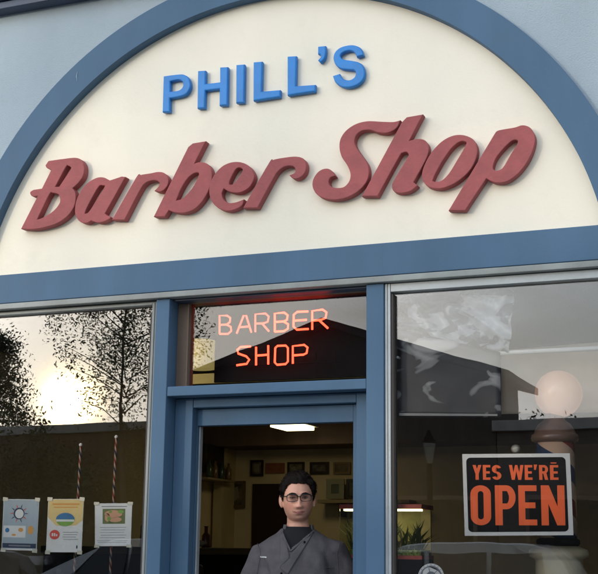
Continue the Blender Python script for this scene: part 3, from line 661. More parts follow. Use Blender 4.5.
for i in range(190):
    bx_ = random.uniform(x0+.04, x1-.04); y_ = AY+random.uniform(.1, .22); zz = z0+.03; lx = random.uniform(-.08, .08); hgt = random.uniform(.05, .22); w = random.uniform(.003, .008)
    p0, p1_, p2_ = Vector((bx_, y_, zz)), Vector((bx_+lx*.5, y_, zz+hgt*.6)), Vector((bx_+lx*1.6, y_-.01, zz+hgt))
    s_ = Vector((w, .003, 0)); v = [bm.verts.new(q) for q in (p0-s_*.5, p0+s_*.5, p1_+s_, p2_, p1_-s_)]; bm.faces.new(v)
obj('water_plant', bm, mat('water_plant_green', (.02, .035, .01), .5, .3), aq)
bm = BM(); box(bm, x0+.004, x1-.004, AY+.002, AY+.006, z0, z1); obj('front_glass', bm, G_dark if False else glass('tank_glass', .05, (.9, .95, .85), 0), aq)
boxo('stand', (x0, x1, AY, AY+.3, .1, z0-.026), M_black, aq)
# counter and barber chairs
ct = thing('counter', 'dark counter with clutter along the left wall of the shop', 'counter', (-4.6, 3.6, .1))
ctop = at(215, 548, 3.0).z
boxo('cabinet', (IXL+.001, -4.0, 2.4, 4.8, .1, ctop-.05), M_black, ct); boxo('worktop', (IXL+.001, -3.96, 2.36, 4.84, ctop-.049, ctop), fb, ct)
tw = at(225, 543, 3.0)
bm = BM(); ell(bm, Vector((-4.2, 3.0, ctop+.035)), (.15, .1, .035), 16); 
for v in bm.verts: v.co += Vector((0, 0, .02*noise.noise(v.co*14)))
tag(obj('towel', bm, mat('grey_towel', (.22, .2, .16), .9, .1, .1), None, smooth=True), 'crumpled pale towel lying on the dark counter', 'towel')
for i, (bx_, by_, h_) in enumerate(((-4.35, 2.6, .2), (-4.5, 2.85, .26), (-4.3, 3.5, .16))):
    tag(obj('spray_bottle', lathe(BM(), [(.035,0),(.037,.02),(.034,h_*.6),(.014,h_*.75),(.014,h_),(.02,h_+.01)], (bx_, by_, ctop), 14), mat('spray_%d' % i, ((.06, .05, .03), (.2, .16, .09), (.1, .03, .02))[i], .3), None, smooth=True),
        ['short dark bottle at the street end of the counter', 'tall tan bottle on the counter', 'small reddish bottle beyond the towel on the counter'][i], 'bottle', 'bottles on the counter')
def barber_chair(x, y, rz, label):
    t = thing('barber_chair', label, 'barber chair', (x, y, .1), rz, 'barber chairs')
    W = Matrix.LocRotScale(t.location, t.rotation_euler, None)
    def P(nm, bm, m, **k): bm.transform(W); return obj(nm, bm, m, t, **k)
    lea = mat('black_leather', (.02, .018, .017), .35, .2, .04)
    P('base', lathe(BM(), [(.3,0),(.3,.02),(.26,.04),(.06,.07),(.05,.35)], (0,0,0), 28), M_alu, smooth=True)
    P('seat', box(BM(), -.27, .27, -.27, .27, .38, .52), lea, bevel=.04, segs=4)
    P('backrest', box(BM(), -.26, .26, .25, .36, .55, 1.08), lea, bevel=.04, segs=4)
    P('headrest', box(BM(), -.14, .14, .27, .35, 1.14, 1.28), lea, bevel=.03, segs=4)
    for s in (-1, 1): P('armrest', box(BM(), s*.34-.04, s*.34+.04, -.22, .26, .66, .72), lea, bevel=.02); P('arm_support', tube(BM(), [(s*.3,0,.45),(s*.34,0,.66)], .018), M_alu)
    P('footrest', box(tube(tube(BM(), [(-.15,-.25,.42),(-.15,-.6,.15)], .015), [(.15,-.25,.42),(.15,-.6,.15)], .015), -.2, .2, -.68, -.56, .12, .15), M_alu)
    return t
barber_chair(-3.55, 2.3, R(150), 'black barber chair nearest the left window inside the dim shop')
barber_chair(-2.9, 4.3, R(200), 'black barber chair deeper in the shop behind the man')
barber_chair(-.6, 3.4, R(160), 'black barber chair inside behind the right window')

# striped slim poles behind the left window
def stripe_pole(pxx, y0, y1, label):
    Y = .35; a, b = at(pxx, y0, Y), at(pxx, y1, Y)
    t = thing('striped_pole', label, 'striped pole', (b.x, Y, .615), 0, 'slim striped poles in the left window')
    obj('shaft', lathe(BM(), [(.0065, 0), (.0065, a.z-.615)], (b.x, Y, .615), 12), ms2, t, smooth=True)
    obj('foot', lathe(BM(), [(.05, 0), (.05, .012), (.012, .03)], (b.x, Y, .615), 16), M_black, t, smooth=True)
    bm = BM(); ell(bm, Vector((b.x, Y, a.z)), (.010,)*3, 12); obj('finial', bm, M_white, t, smooth=True)
ms2 = ms.copy(); ms2.name = 'slim_stripes'
for nd in ms2.node_tree.nodes:
    if nd.type == 'MATH' and nd.operation == 'MULTIPLY_ADD': nd.inputs[1].default_value = 11
stripe_pole(110, 437, 574, 'slim red and white striped pole behind the notice sheet by the blue post')
stripe_pole(74, 445, 574, 'slimmer striped pole behind the yellow flyer in the left window')

# ------------------------------------------------------------------ the man in the doorway
MY = .30
ey = at(298.5, 495.3, MY)
fw = (CAM-ey); fw.z = 0
mrot = math.atan2(fw.x, -fw.y)           # local -y looks at the camera
man_pos = Vector((ey.x, MY, .1))
KM = (cam_to_world(0, 0).dot(ey-CAM))/F     # metres per photo pixel there
EZ = ey.z-.1
print('man eye height', EZ, 'm/px', KM, 'pos', man_pos)
man = thing('person', 'dark haired man in glasses and a grey barber jacket standing in the open doorway', 'person', man_pos, mrot)
WM = Matrix.LocRotScale(man_pos, man.rotation_euler, None)
def L(px, py, y=0): return Vector(((px-298.5)*KM, y, EZ+(495.3-py)*KM*1.0))
def g(x, s): return math.exp(-(x/s)**2)
def head_surface(u):
    """u: unit direction, returns local point relative to the eye-level centre of the head"""
    x, y, z = u
    px_, py_, pz_ = x*.077, y*.097, z*.114+.002
    if z > 0: px_ *= 1+.10*z*(1-z); py_ *= 1+.05*z
    if z < 0:
        t = -z
        rr = min(2.2, (max(1e-6, 1-t**2.9))**(1/2.9)/math.sqrt(max(1e-6, 1-t*t)))
        px_ *= rr*(1-.13*t); pz_ *= 1+.04*t
        if y < 0: py_ *= 1+(rr-1)*.85*min(1, -y*2)
        if y < 0: py_ *= 1-.02*t; 
        else: py_ *= 1-.30*t**1.3
        pass
    if y < -.2:                                      # flatter face
        py_ = py_*(.93+.07*abs(x))
        k = min(1, (-y-.2)*2.5)
        a = abs(px_)
        nz = 0
        if -.052 < pz_ < .012:
            nz = (1-(pz_+.042)/.054) if pz_ > -.042 else max(0, 1-((-.042-pz_)/.010))
            nz = max(0, nz)**.8
        py_ -= k*.027*nz*g(px_, .0115+.006*(pz_ < -.03))
        py_ -= k*.006*g(a-.011, .008)*g(pz_+.042, .008)       # nostril wings
        py_ += k*.011*g(a-.031, .017)*g(pz_-.001, .013)       # sockets
        py_ -= k*.005*g(a-.028, .024)*g(pz_-.022, .008)       # brow ridge
        py_ -= k*.005*g(px_, .026)*g(pz_+.071, .014)          # mouth mound
        py_ -= k*.003*g(px_, .022)*(g(pz_+.0660, .0030)+g(pz_+.0752, .0040))
        py_ += k*.0045*g(px_, .026)*g(pz_+.0705-9*px_**2, .0022)       # lip line
        py_ += k*.004*g(px_, .02)*g(pz_+.086, .006)
        py_ -= k*.009*g(px_, .028)*g(pz_+.108, .014)          # chin
        py_ -= k*.004*g(a-.045, .018)*g(pz_+.03, .018)        # cheekbones
    return Vector((px_, py_, pz_))
_hb = BM(); _g = bmesh.ops.create_uvsphere(_hb, u_segments=160, v_segments=120, radius=1)
for v in _g['verts']: v.co = head_surface(v.co.normalized())
HT = BVHTree.FromBMesh(_hb); _hb.free()
def fs(x, z, off=0):
    h = HT.ray_cast(Vector((x, -1, z)), Vector((0, 1, 0)))
    return Vector((x, (h[0].y if h[0] else -.06)-off, z))
HC = Vector((-.004, 0, EZ-.013))                             # head centre
HR = Matrix.Rotation(R(4), 3, 'Z') @ Matrix.Rotation(R(-2), 3, 'Y') @ Matrix.Rotation(R(3), 3, 'X')
def hp(p): return HC + HR @ p
def skull(bm, grow=1.0, n=110, m=80):
    g_ = bmesh.ops.create_uvsphere(bm, u_segments=n, v_segments=m, radius=1)
    for v in g_['verts']: v.co = hp(head_surface(v.co.normalized())*grow)
def remesh(bm, vox, smooth_it=4, mats=None):
    me = bpy.data.meshes.new('t'); bm.to_mesh(me); bm.free(); o = bpy.data.objects.new('t', me); COL.objects.link(o)
    r = o.modifiers.new('r', 'REMESH'); r.mode = 'VOXEL'; r.voxel_size = vox; r.use_smooth_shade = True
    if smooth_it: s = o.modifiers.new('s', 'SMOOTH'); s.iterations = smooth_it; s.factor = .5
    dg = bpy.context.evaluated_depsgraph_get(); m2 = bpy.data.meshes.new_from_object(o.evaluated_get(dg)); bpy.data.objects.remove(o)
    b = BM(); b.from_mesh(m2); return b
# shoulders from the photograph
SL, SR = L(264.5, 553), L(334, 548)
def arm(bm, s, grow=0):
    sh_ = SL if s < 0 else SR
    el = Vector((sh_.x+s*.115, .03, sh_.z-.29)); wr = Vector((sh_.x+s*.06, -.07, sh_.z-.53))
    pts = [Vector((sh_.x-s*.07, .01, sh_.z+.005)), sh_+Vector((0, .01, -.015)), sh_.lerp(el, .35), sh_.lerp(el, .7), el, el.lerp(wr, .35), el.lerp(wr, .75), wr]
    rad = [.050, .057, .052, .046, .041, .041, .033, .027]
    tube(bm, pts, [r+grow for r in rad], 20)
    return el, wr
def hand(bm, wr, s):
    pc = wr+Vector((s*.0, -.012, -.05))
    ell(bm, pc, (.022, .040, .052), 14)
    for k, (dy, ln) in enumerate(((-.030, .070), (-.010, .078), (.010, .073), (.029, .058))):
        a_ = pc+Vector((0, dy, -.035)); b_ = a_+Vector((-s*.006, -.004, -ln*.5)); c_ = b_+Vector((-s*.022, -.002, -ln*.42)); 
        tube(bm, [a_, b_, c_, c_+Vector((-s*.012, 0, -.006))], [.0095, .0088, .0078, .006], 10)
    a_ = wr+Vector((-s*.006, -.04, -.03)); tube(bm, [a_, a_+Vector((-s*.012, -.022, -.03)), a_+Vector((-s*.018, -.026, -.062))], [.0115, .0098, .0075], 10)
tor = [  # centre x,y ; z ; rx ; ry
 ((.0, .03), .86, .165, .115), ((0, .03), .95, .170, .118), ((0, .02), 1.05, .160, .112), ((0, .015), 1.18, .168, .118), ((0, .015), 1.30, .185, .125), ((.0, .02), 1.38, .195, .120)]
zs = (SL.z+SR.z)/2
cxm = (SL.x+SR.x)/2
def torso(bm, grow=0, top=True):
    secs = []
    for (cx, cy), z, rx, ry in tor:
        k = (z-.86)/(1.38-.86); secs.append(((cx+cxm*.7*k, cy, z*zs/1.43), rx+grow, ry+grow, 2.5))
    secs.append(((cxm, .02, zs+.015), .190+grow, .102+grow, 2.3)); secs.append(((cxm, .02, zs+.045), .172+grow, .090+grow, 2.2)); secs.append(((cxm*.8, .022, zs+.070), .138+grow, .080+grow, 2.1)); secs.append(((cxm*.5, .026, zs+.095), .100+grow, .070+grow, 2.0)); secs.append(((0, .03, zs+.122), .066+grow*.6, .060+grow*.6, 2))
    secs = [(c_, rx, ry, p_) for c_, rx, ry, p_ in secs]
    loft(bm, secs, 40)
bm = BM(); skull(bm)
for s in (-1, 1):                                        # ears
    e0 = hp(Vector((s*.0835, .008, -.012))); ell(bm, e0, (.011, .018, .031), 16, Matrix.Rotation(R(-s*14), 3, 'Z').to_3x3() @ Matrix.Rotation(R(-8), 3, 'X'))
    ell(bm, hp(Vector((s*.081, .002, -.036))), (.008, .010, .012), 12)
loft(bm, [((0, .035, zs+.06), .090, .070), ((0, .035, zs+.10), .066, .060), ((-.001, .034, zs+.14), .055, .054), ((-.003, .036, EZ-.08), .053, .053), ((-.003, .036, EZ-.04), .052, .056)], 28)
torso(bm, -.018)
for s in (-1, 1):
    el, wr = arm(bm, s, -.010); hand(bm, wr, s)
    hx = s*.09
    tube(bm, [(hx, .03, .92), (hx*1.05, .02, .70), (hx*1.1, .015, .50), (hx*1.1, .03, .30), (hx*1.12, .035, .10)], [.085, .072, .052, .050, .036], 18)
    tube(bm, [(hx*1.12, .06, .045), (hx*1.3, -.14, .03)], [.035, .03], 12)
bm = remesh(bm, .0036, 2)
for v in bm.verts:                                       # keep face crisp after remeshing
    pass
IH = HR.inverted()
for f in bm.faces:
    q = IH @ (f.calc_center_median()-HC)
    if q.y < -.07 and abs(q.x) < .033*(1-(abs(q.z+.0705-5.5*q.x**2)/.0085)**2 if abs(q.z+.0705-5.5*q.x**2) < .0085 else 0): f.material_index = 1
bm.transform(WM)
body = obj('body', bm, [M_skin, M_lip], man, smooth=True)
ca_ = body.data.color_attributes.new('tone', 'FLOAT_COLOR', 'POINT')
for i, v in enumerate(body.data.vertices):
    q = IH @ (v.co-HC); t = [1, 1, 1]
    if q.z > -.16 and q.y < .04:
        st = max(0, min(1, (-q.z-.040)/.022))*(1 if q.z > -.125 else 0)*max(0, min(1, (.035-q.y)/.04))
        st *= 1-.85*g(q.x, .020)*g(q.z+.0705, .007)
        ch = g(abs(q.x)-.045, .02)*g(q.z+.035, .02)*(q.y < -.03)+.8*g(q.x, .012)*g(q.z+.04, .012)*(q.y < -.09)
        nz_ = .06*noise.noise(q*90)
        br = g(abs(q.x)-.030, .020)*g(q.z-.002, .010)*(q.y < -.05)  # shade of the eye sockets painted into the skin tone
        for k, (a, b, c_) in enumerate(((.15, -.02, .12), (.15, .15, .20), (.14, .13, .18))): t[k] = (1-a*st)*(1-b*ch)*(1-c_*br)*(1+nz_)
    ca_.data[i].color = (*t, 1)
n, l = nt(M_skin); at_ = n.new('ShaderNodeAttribute'); at_.attribute_name = 'tone'; b_ = n['Principled BSDF']; src = b_.inputs['Base Color'].links[0].from_socket
mm = n.new('ShaderNodeMix'); mm.data_type = 'RGBA'; mm.blend_type = 'MULTIPLY'; mm.inputs[0].default_value = 1; l.new(src, mm.inputs[6]); l.new(at_.outputs['Color'], mm.inputs[7]); l.new(mm.outputs[2], b_.inputs['Base Color'])
b_.inputs['Subsurface Weight'].default_value = .12; b_.inputs['Subsurface Radius'].default_value = (.01, .004, .002)
# eyes and brows
for s in (-1, 1):
    srf = None
    bm = BM(); q_ = fs(s*.031, .001); p = hp(q_+Vector((0, .0068, 0))); ell(bm, p, (.0128, .0098, .0052), 18); bm.transform(WM); e_ = obj('eye', bm, M_eye, man, smooth=True)
    bm = BM(); ell(bm, p+Vector((.001, -.0060, .0008)), (.0058, .0045, .0050), 14); bm.transform(WM); obj('iris', bm, M_iris, e_, smooth=True)
    bm = BM(); tube(bm, [hp(fs(s*(.031+dx), -.0045+abs(dx)**2*14, .0012)) for dx in (-.012, -.006, 0, .006, .012)], [.0006, .001, .0012, .001, .0006], 6); bm.transform(WM); obj('lower_lid', bm, mat('lash_brown', (.12, .06, .045), .6), e_, smooth=True)
    bm = BM(); tube(bm, [hp(fs(s*(.031+dx), .0058-abs(dx)**2*18, .002)) for dx in (-.014, -.007, 0, .007, .014)], [.0012, .002, .0024, .002, .0012], 8); bm.transform(WM); obj('upper_lid', bm, mat('lash_brown', (.12, .06, .045), .6), e_, smooth=True)
    bm = BM(); tube(bm, [hp(fs(s*x_, z_, .0008)) for x_, y_, z_ in ((.014, -.0905, .0185), (.022, -.0905, .0215), (.034, -.0865, .0235), (.046, -.078, .0205), (.052, -.071, .0165))], [.0034, .0048, .0044, .0034, .0012], 8); bm.transform(WM); obj('eyebrow', bm, M_hair, man, smooth=True)
bm = BM(); tube(bm, [hp(fs(x_, -.0702+x_*x_*8, .0012)) for x_ in (-.026, -.018, -.009, 0, .009, .018, .026)], [.0006, .0012, .0014, .0012, .0014, .0012, .0006], 6); bm.transform(WM); obj('mouth_line', bm, mat('mouth_dark', (.13, .045, .04), .6), man, smooth=True)
# glasses: thick dark upper rims
gr_ = BM()
gy = -.1010
for s in (-1, 1):
    cx = s*.0335
    ol = [(cx+.0265*math.copysign(abs(math.cos(a))**.50, math.cos(a)), .0015+.0165*math.copysign(abs(math.sin(a))**.50, math.sin(a))) for a in [2*math.pi*k/28 for k in range(28)]]
    tube(gr_, [hp(Vector((x_, gy+abs(x_)**2*3.0, z_))) for x_, z_ in ol], [.0031 if z_ > .006 else .0016 for x_, z_ in ol], 8, closed=True)
    tube(gr_, [hp(Vector((s*.0605, gy+.011, .010))), hp(Vector((s*.079, -.06, .010))), hp(Vector((s*.087, 0, .008))), hp(Vector((s*.084, .03, -.008)))], .0026, 8)
tube(gr_, [hp(Vector((-.008, gy, .007))), hp(Vector((0, gy-.002, .009))), hp(Vector((.008, gy, .007)))], .0021, 8)
gr_.transform(WM); gobj = obj('glasses', gr_, M_gl, man, smooth=True)
bm = BM()
for s in (-1, 1):
    cx = s*.0335; bm.faces.new([bm.verts.new(hp(Vector((cx+.0255*math.copysign(abs(math.cos(a))**.50, math.cos(a)), gy+.004+cx*cx*3, .0015+.0155*math.copysign(abs(math.sin(a))**.50, math.sin(a)))))) for a in [2*math.pi*k/28 for k in range(28)]])
bm.transform(WM); obj('lens', bm, glass('lens_glass', .06, (.93, .93, .93), 0), gobj)
# hair: a shaped cap plus many short strands
hb = BM(); n_ = bmesh.ops.create_uvsphere(hb, u_segments=90, v_segments=64, radius=1)
kill = []
def hairline(u):
    # lower limit in z (unit) by azimuth; front is -y
    a = math.degrees(math.atan2(abs(u.x), -u.y))         # 0 front .. 180 back
    pts = [(0, .62), (15, .585), (30, .62), (42, .56), (54, .36), (64, .12), (72, -.05), (80, -.15), (92, -.12), (104, .0), (118, -.35), (140, -.62), (180, -.66)]
    for (a0, z0), (a1, z1) in zip(pts, pts[1:]):
        if a0 <= a <= a1: return z0+(z1-z0)*(a-a0)/(a1-a0)
    return 0
def hair_thick(u):
    a = math.degrees(math.atan2(abs(u.x), -u.y)); h = hairline(u)
    k = max(0, min(1, (u.z-h)/.14))
    t = .005+.012*max(0, min(1, (u.z-.0)/.5))+.006*max(0, -u.y)*(u.z > .4)
    t += .006*noise.noise(Vector((u.x*3, u.y*3, u.z*3)))+.007*noise.noise(Vector((u.x*8+4, u.y*8, u.z*8)))
    if u.x > 0 and u.z > .2: t += .004
    return t*(.25+.75*k)
for v in n_['verts']:
    u = v.co.normalized(); h = hairline(u)
    if u.z < h-.03: kill.append(v); continue
    b_ = head_surface(u); v.co = hp(b_+u*hair_thick(u))
bmesh.ops.delete(hb, geom=kill, context='VERTS')
for i in range(7500):
    while True:
        u = Vector((random.gauss(0, 1), random.gauss(0, 1), random.gauss(.4, 1))).normalized()
        if u.z > hairline(u)-.02: break
    th = hair_thick(u)*.95; p = head_surface(u)+u*th
    swept = Vector((.5*u.x+.25*(u.y < 0), .25+.5*(u.z > .6), .0 if u.z > .3 else -1)); swept = (swept-u*swept.dot(u)).normalized()
    ln = random.uniform(.008, .019)*(1 if u.z > .25 else .5)
    d_ = (swept*.9+u*random.uniform(.0, .32)+Vector((random.gauss(0, .25), random.gauss(0, .25), random.gauss(0, .2)))).normalized()
    s_ = d_.cross(u).normalized()*random.uniform(.0007, .0015)
    a0_, a1_, a2_ = p-u*.003, p+d_*ln*.55, p+d_*ln+Vector((0, 0, -ln*.15))
    vs = [hb.verts.new(hp(q)) for q in (a0_-s_, a0_+s_, a1_+s_*.8, a2_, a1_-s_*.8)]; hb.faces.new(vs)
hb.transform(WM); hair = obj('hair', hb, M_hair, man, smooth=True)
# clothes
bm = BM(); torso(bm, -.003); bm = remesh(bm, .008, 3); bm.transform(WM); obj('t_shirt', bm, M_shirt, man, smooth=True)
bm = BM(); loft(bm, [((0, .03, zs+.075), .088, .078), ((0, .034, zs+.105), .070, .064), ((0, .034, zs+.122), .064, .060)], 40, caps=False); bm.transform(WM); o = obj('shirt_collar', bm, M_shirt, man, smooth=True); o.modifiers.new('s', 'SOLIDIFY').thickness = .003
bm = BM()
for s in (-1, 1):
    hx = s*.09
    tube(bm, [(hx, .03, .98), (hx*1.05, .02, .75), (hx*1.1, .015, .50), (hx*1.12, .03, .25), (hx*1.15, .035, .06)], [.098, .09, .075, .07, .068], 20)
bm = remesh(bm, .01, 4); bm.transform(WM); obj('trousers', bm, M_trouser, man, smooth=True)
for s in (-1, 1):
    bm = BM(); ell(bm, Vector((s*.115, -.05, .045)), (.046, .15, .045), 20)
    for v in bm.verts: v.co.z = max(.002, v.co.z)
    bm.transform(WM); obj('shoe', bm, M_black, man, smooth=True)
# jacket: torso and sleeves grown into one cloth, creased, with an open V neck
bm = BM(); torso(bm, .012)
for s in (-1, 1): arm(bm, s, .016)
bm = remesh(bm, .0065, 16)
NX, NZ = L(291.5, 548).x, L(291.5, 548).z            # bottom of the V
def wr_(p):
    q = Vector((p.x*9, p.y*7, p.z*4.5)); w = noise.noise(q)*.010+noise.noise(q*2.7)*.005
    for s, S_ in ((-1, SL), (1, SR)):                    # folds running down from each armpit
        dx = (p.x-(S_.x-s*.012)); w -= .002*g(dx+s*.02*(S_.z-p.z)*2, .012)*(1 if p.z < S_.z-.025 else 0)*min(1, (S_.z-.02-p.z)/.05 if p.z < S_.z-.02 else 0)
        w += .0045*math.sin((p.z*38+dx*90+2*noise.noise(p*8)))*g(dx+s*.01, .055)*(p.z < S_.z-.01)
    return w
for v in bm.verts: v.co += v.normal*wr_(v.co)
kl = []
for f in bm.faces:
    c_ = f.calc_center_median()
    if c_.z > zs+.113: kl.append(f); continue
    if c_.y < .02 and c_.z > NZ:
        t = (c_.z-NZ)/(zs+.120-NZ); 
        xl = NX+(L(283.5, 528).x-NX)*min(1, t*1.35); xr = NX+(L(314, 522).x-NX)*min(1, t*1.15)
        if xl < c_.x < xr: kl.append(f)
bmesh.ops.delete(bm, geom=kl, context='FACES')
jb = BVHTree.FromBMesh(bm)
jm = bm.copy(); bm.transform(WM)
o = obj('jacket', bm, M_jacket, man, smooth=True); sm_ = o.modifiers.new('s', 'SOLIDIFY'); sm_.thickness = .004; sm_.offset = -1
jacket = o
def on_jacket(pts, off, sub=10, rows=8, name='flap', m=M_jacket, parent=None, th=.004):
    """quad patch given by four local (x, z) corners, laid over the jacket's front"""
    b = BM(); G_ = []
    for j in range(rows+1):
        r_ = []
        for i in range(sub+1):
            u, v = i/sub, j/rows
            p = (Vector(pts[0])*(1-u)+Vector(pts[1])*u)*(1-v)+(Vector(pts[3])*(1-u)+Vector(pts[2])*u)*v
            h = jb.ray_cast(Vector((p.x, -1, p.y)), Vector((0, 1, 0)))
            y_ = h[0].y if h[0] else -.10
            if y_ > .02: y_ = -.02
            r_.append([p.x, y_-off, p.y])
        G_.append(r_)
    for _ in range(2):
        for j in range(rows+1):
            for i in range(1, sub): G_[j][i][1] = (G_[j][i-1][1]+G_[j][i][1]+G_[j][i+1][1])/3
    V_ = [[b.verts.new(q) for q in r_] for r_ in G_]
    for j in range(rows):
        for i in range(sub): b.faces.new((V_[j][i], V_[j][i+1], V_[j+1][i+1], V_[j+1][i]))
    b.transform(WM); o = obj(name, b, m, parent or jacket, smooth=True); s_ = o.modifiers.new('s', 'SOLIDIFY'); s_.thickness = th; s_.offset = 1
    return o
X = lambda px_, py_: (L(px_, py_).x, L(px_, py_).z)
on_jacket([X(307, 535), X(313.5, 532), X(289, 572), X(281, 566)], .006, 8, 24, 'front_flap', th=.003)
on_jacket([X(281, 533), X(285, 533), X(291, 556), X(281.5, 566)], .004, 6, 16, 'lapel', th=.003)
for px_, py_ in ((305, 541), (283, 571)):
    c_ = X(px_, py_); h = jb.ray_cast(Vector((c_[0], -1, c_[1])), Vector((0, 1, 0))); y_ = (h[0].y if h[0] else -.1)-.018
    bm = BM(); ell(bm, Vector((c_[0], y_, c_[1])), (.006, .003, .006), 14); bm.transform(WM); obj('button', bm, M_black, jacket, smooth=True)
for i in range(6): on_jacket([X(261.8+1.1*i, 555.0+.5*(i % 2)), X(262.3+1.1*i, 554.9+.3*(i % 3)), X(262.5+1.1*i, 556.6), X(261.9+1.1*i, 556.8)], .0035, 2, 2, 'embroidery', M_white, th=.001)
on_jacket([X(261.8, 555.9), X(268, 555.7), X(268, 556.2), X(261.8, 556.4)], .0032, 6, 1, 'embroidery', M_white, th=.001)
def on_line(pxs, r, name):
    pts = []
    for k in range(25):
        t = k/24*(len(pxs)-1); i = min(int(t), len(pxs)-2); t -= i
        x_, z_ = X(pxs[i][0]*(1-t)+pxs[i+1][0]*t, pxs[i][1]*(1-t)+pxs[i+1][1]*t)
        h = jb.ray_cast(Vector((x_, -1, z_)), Vector((0, 1, 0))); y_ = h[0].y if h[0] and h[0].y < .03 else (pts[-1].y if pts else -.07)
        pts.append(Vector((x_, y_-.001, z_)))
    for _ in range(4):
        for i in range(1, 24): pts[i].y = min(pts[i].y, (pts[i-1].y+pts[i+1].y)/2)
    b = BM(); tube(b, pts, r, 10); b.transform(WM); obj(name, b, M_jacket, jacket, smooth=True)
for pts_ in ([(259, 543), (262, 552), (259, 572)], [(340, 541), (337, 552), (339, 572)], [(322, 566), (334, 565)]): on_line(pts_, .0016, 'seam')
on_line([(282.5, 531), (284.5, 536), (291.5, 550)], .0055, 'neck_hem'); on_line([(313.5, 531), (309, 535), (291.5, 550)], .0055, 'neck_hem')
# stand collar, dark inside
bm = BM(); nseg = 34; rings = []
for j, (z_, r_, ry_) in enumerate(((zs+.078, .104, .080), (zs+.108, .080, .072), (zs+.132, .075, .070))):
    rings.append([bm.verts.new((.002+r_*math.sin(R(a)), .032-ry_*math.cos(R(a)), z_-(.022 if abs(a-180) > 100 else 0)*0)) for a in [58+(305-58)*k/nseg for k in range(nseg+1)]])
for A_, B_ in zip(rings, rings[1:]):
    for k in range(nseg): bm.faces.new((A_[k], A_[k+1], B_[k+1], B_[k]))
bm.transform(WM); o = obj('collar', bm, [M_jacket, M_shirt], jacket, smooth=True); s_ = o.modifiers.new('s', 'SOLIDIFY'); s_.thickness = .005; s_.material_offset = 0

# ------------------------------------------------------------------ the street, seen mirrored in the panes
M_asph = mat('asphalt', (.05, .05, .052), .85, .2, .1, scale=3, fine=90)
M_pave = mat('pavement_concrete', (.30, .29, .27), .85, .12, .08, scale=2, dirt=.3)
M_kerb = mat('kerb_stone', (.34, .33, .31), .8, .1, .05)
def struct(name, dims, m): return tag(boxo(name, dims, m, None, 0), kind='structure')
struct('ground', (-400, 400, -400, 400, -.5, -.137), mat('earth', (.10, .10, .06), .95, .3))
struct('road', (-200, 200, -13.6, -4.1, -.2, -.125), M_asph)
struct('pavement', (-200, 200, -3.95, -.002, -.2, 0.0), M_pave); struct('far_pavement', (-200, 200, -17, -13.75, -.2, 0.0), M_pave)
struct('kerb', (-200, 200, -4.1, -3.951, -.2, .004), M_kerb); struct('far_kerb', (-200, 200, -13.749, -13.6, -.2, .004), M_kerb)
bm = BM()
for i in range(-30, 30): box(bm, i*3, i*3+1.5, -8.9, -8.8, -.2, -.121)
tag(obj('lane_marking', bm, mat('road_paint', (.7, .68, .6), .7)), kind='structure')
# buildings opposite: y = -17 (mirror plane +17)
VY = 17.0
def vat(px_, py_, d=VY): w = at(px_, py_, d); return Vector((w.x, -d, w.z))
def house(name, label, x0, x1, zt, m, gable=None, d=VY, depth=8, trim=None, nwin=3):
    t = thing(name, label, 'building', ((x0+x1)/2, -d, 0))
    y0, y1 = -d-depth, -d
    if gable:
        gx, gz = gable; pts = [(x0, 0), (x1, 0), (x1, zt), (gx, gz), (x0, zt)]
        obj('wall', prism(BM(), pts, y0, y1), m, t)
        rb = BM(); ov = .35
        for (xa, za), (xb, zb_) in (((x0, zt), (gx, gz)), ((gx, gz), (x1, zt))):
            k = (zb_-za)/(xb-xa)
            e = ov if xa == x0 else 0; f_ = ov if xb == x1 else 0
            prism(rb, [(xa-e, za-e*k+.02), (xb+f_, zb_+f_*k+.02), (xb+f_, zb_+f_*k+.17), (xa-e, za-e*k+.17)], y0-.3, y1+.35)
        obj('roof', rb, mat('dark_shingle', (.035, .033, .035), .9, .3, .1, scale=12), t)
    else:
        boxo('wall', (x0, x1, y0, y1, 0, zt-.2), m, t, 0); boxo('parapet', (x0-.08, x1+.08, y0-.08, y1+.08, zt-.199, zt), trim or M_kerb, t, .02)
    w = (x1-x0)/nwin
    for i in range(nwin):
        a_ = x0+w*(i+.18); b_ = x0+w*(i+.82)
        f_ = boxo('window_frame', (a_, b_, y1-.02, y1+.05, .8, 2.5), M_alu if i % 3 == 1 else M_brown, t, .01); boxo('pane', (a_+.08, b_-.08, y1+.03, y1+.062, .88, 2.42), G_dark2, f_, 0)
    return t
G_dark2 = mat('dark_pane', (.012, .014, .016), .12, .1, 0)
w_dk = mat('dark_brown_siding', (.055, .048, .042), .85, .15, .05); w_br = mat('weathered_brick', (.13, .075, .05), .9, .25, .1, scale=5); w_tan = mat('tan_stucco', (.10, .08, .065), .9, .15, .05)
zf = vat(70, 424).z; pk = vat(323, 322); el_ = vat(168, 384); er_ = vat(494, 383)
print('opposite', zf, pk, el_, er_)
house('gable_house', 'dark brown gable roofed building across the street mirrored in the glass', el_.x, er_.x, (el_.z+er_.z)/2, w_dk, (pk.x, pk.z-.1), depth=2.2)
house('flat_roof_shop', 'brick flat roofed shop across the street left of the gable building', -26, el_.x-.02, zf, w_br, nwin=6)
zr = vat(560, 418).z
house('flat_roof_shop', 'tan flat roofed shop across the street right of the gable building', er_.x+.02, 9, zr, w_tan, nwin=5)
house('corner_house', 'weathered brick building at the far left end across the street', -44, -26.6, zf+.8, w_br, d=VY+1, nwin=6)
house('long_store', 'tan stucco store at the far right end across the street', 9.6, 34, zr+.7, w_tan, d=VY+.6, nwin=7)
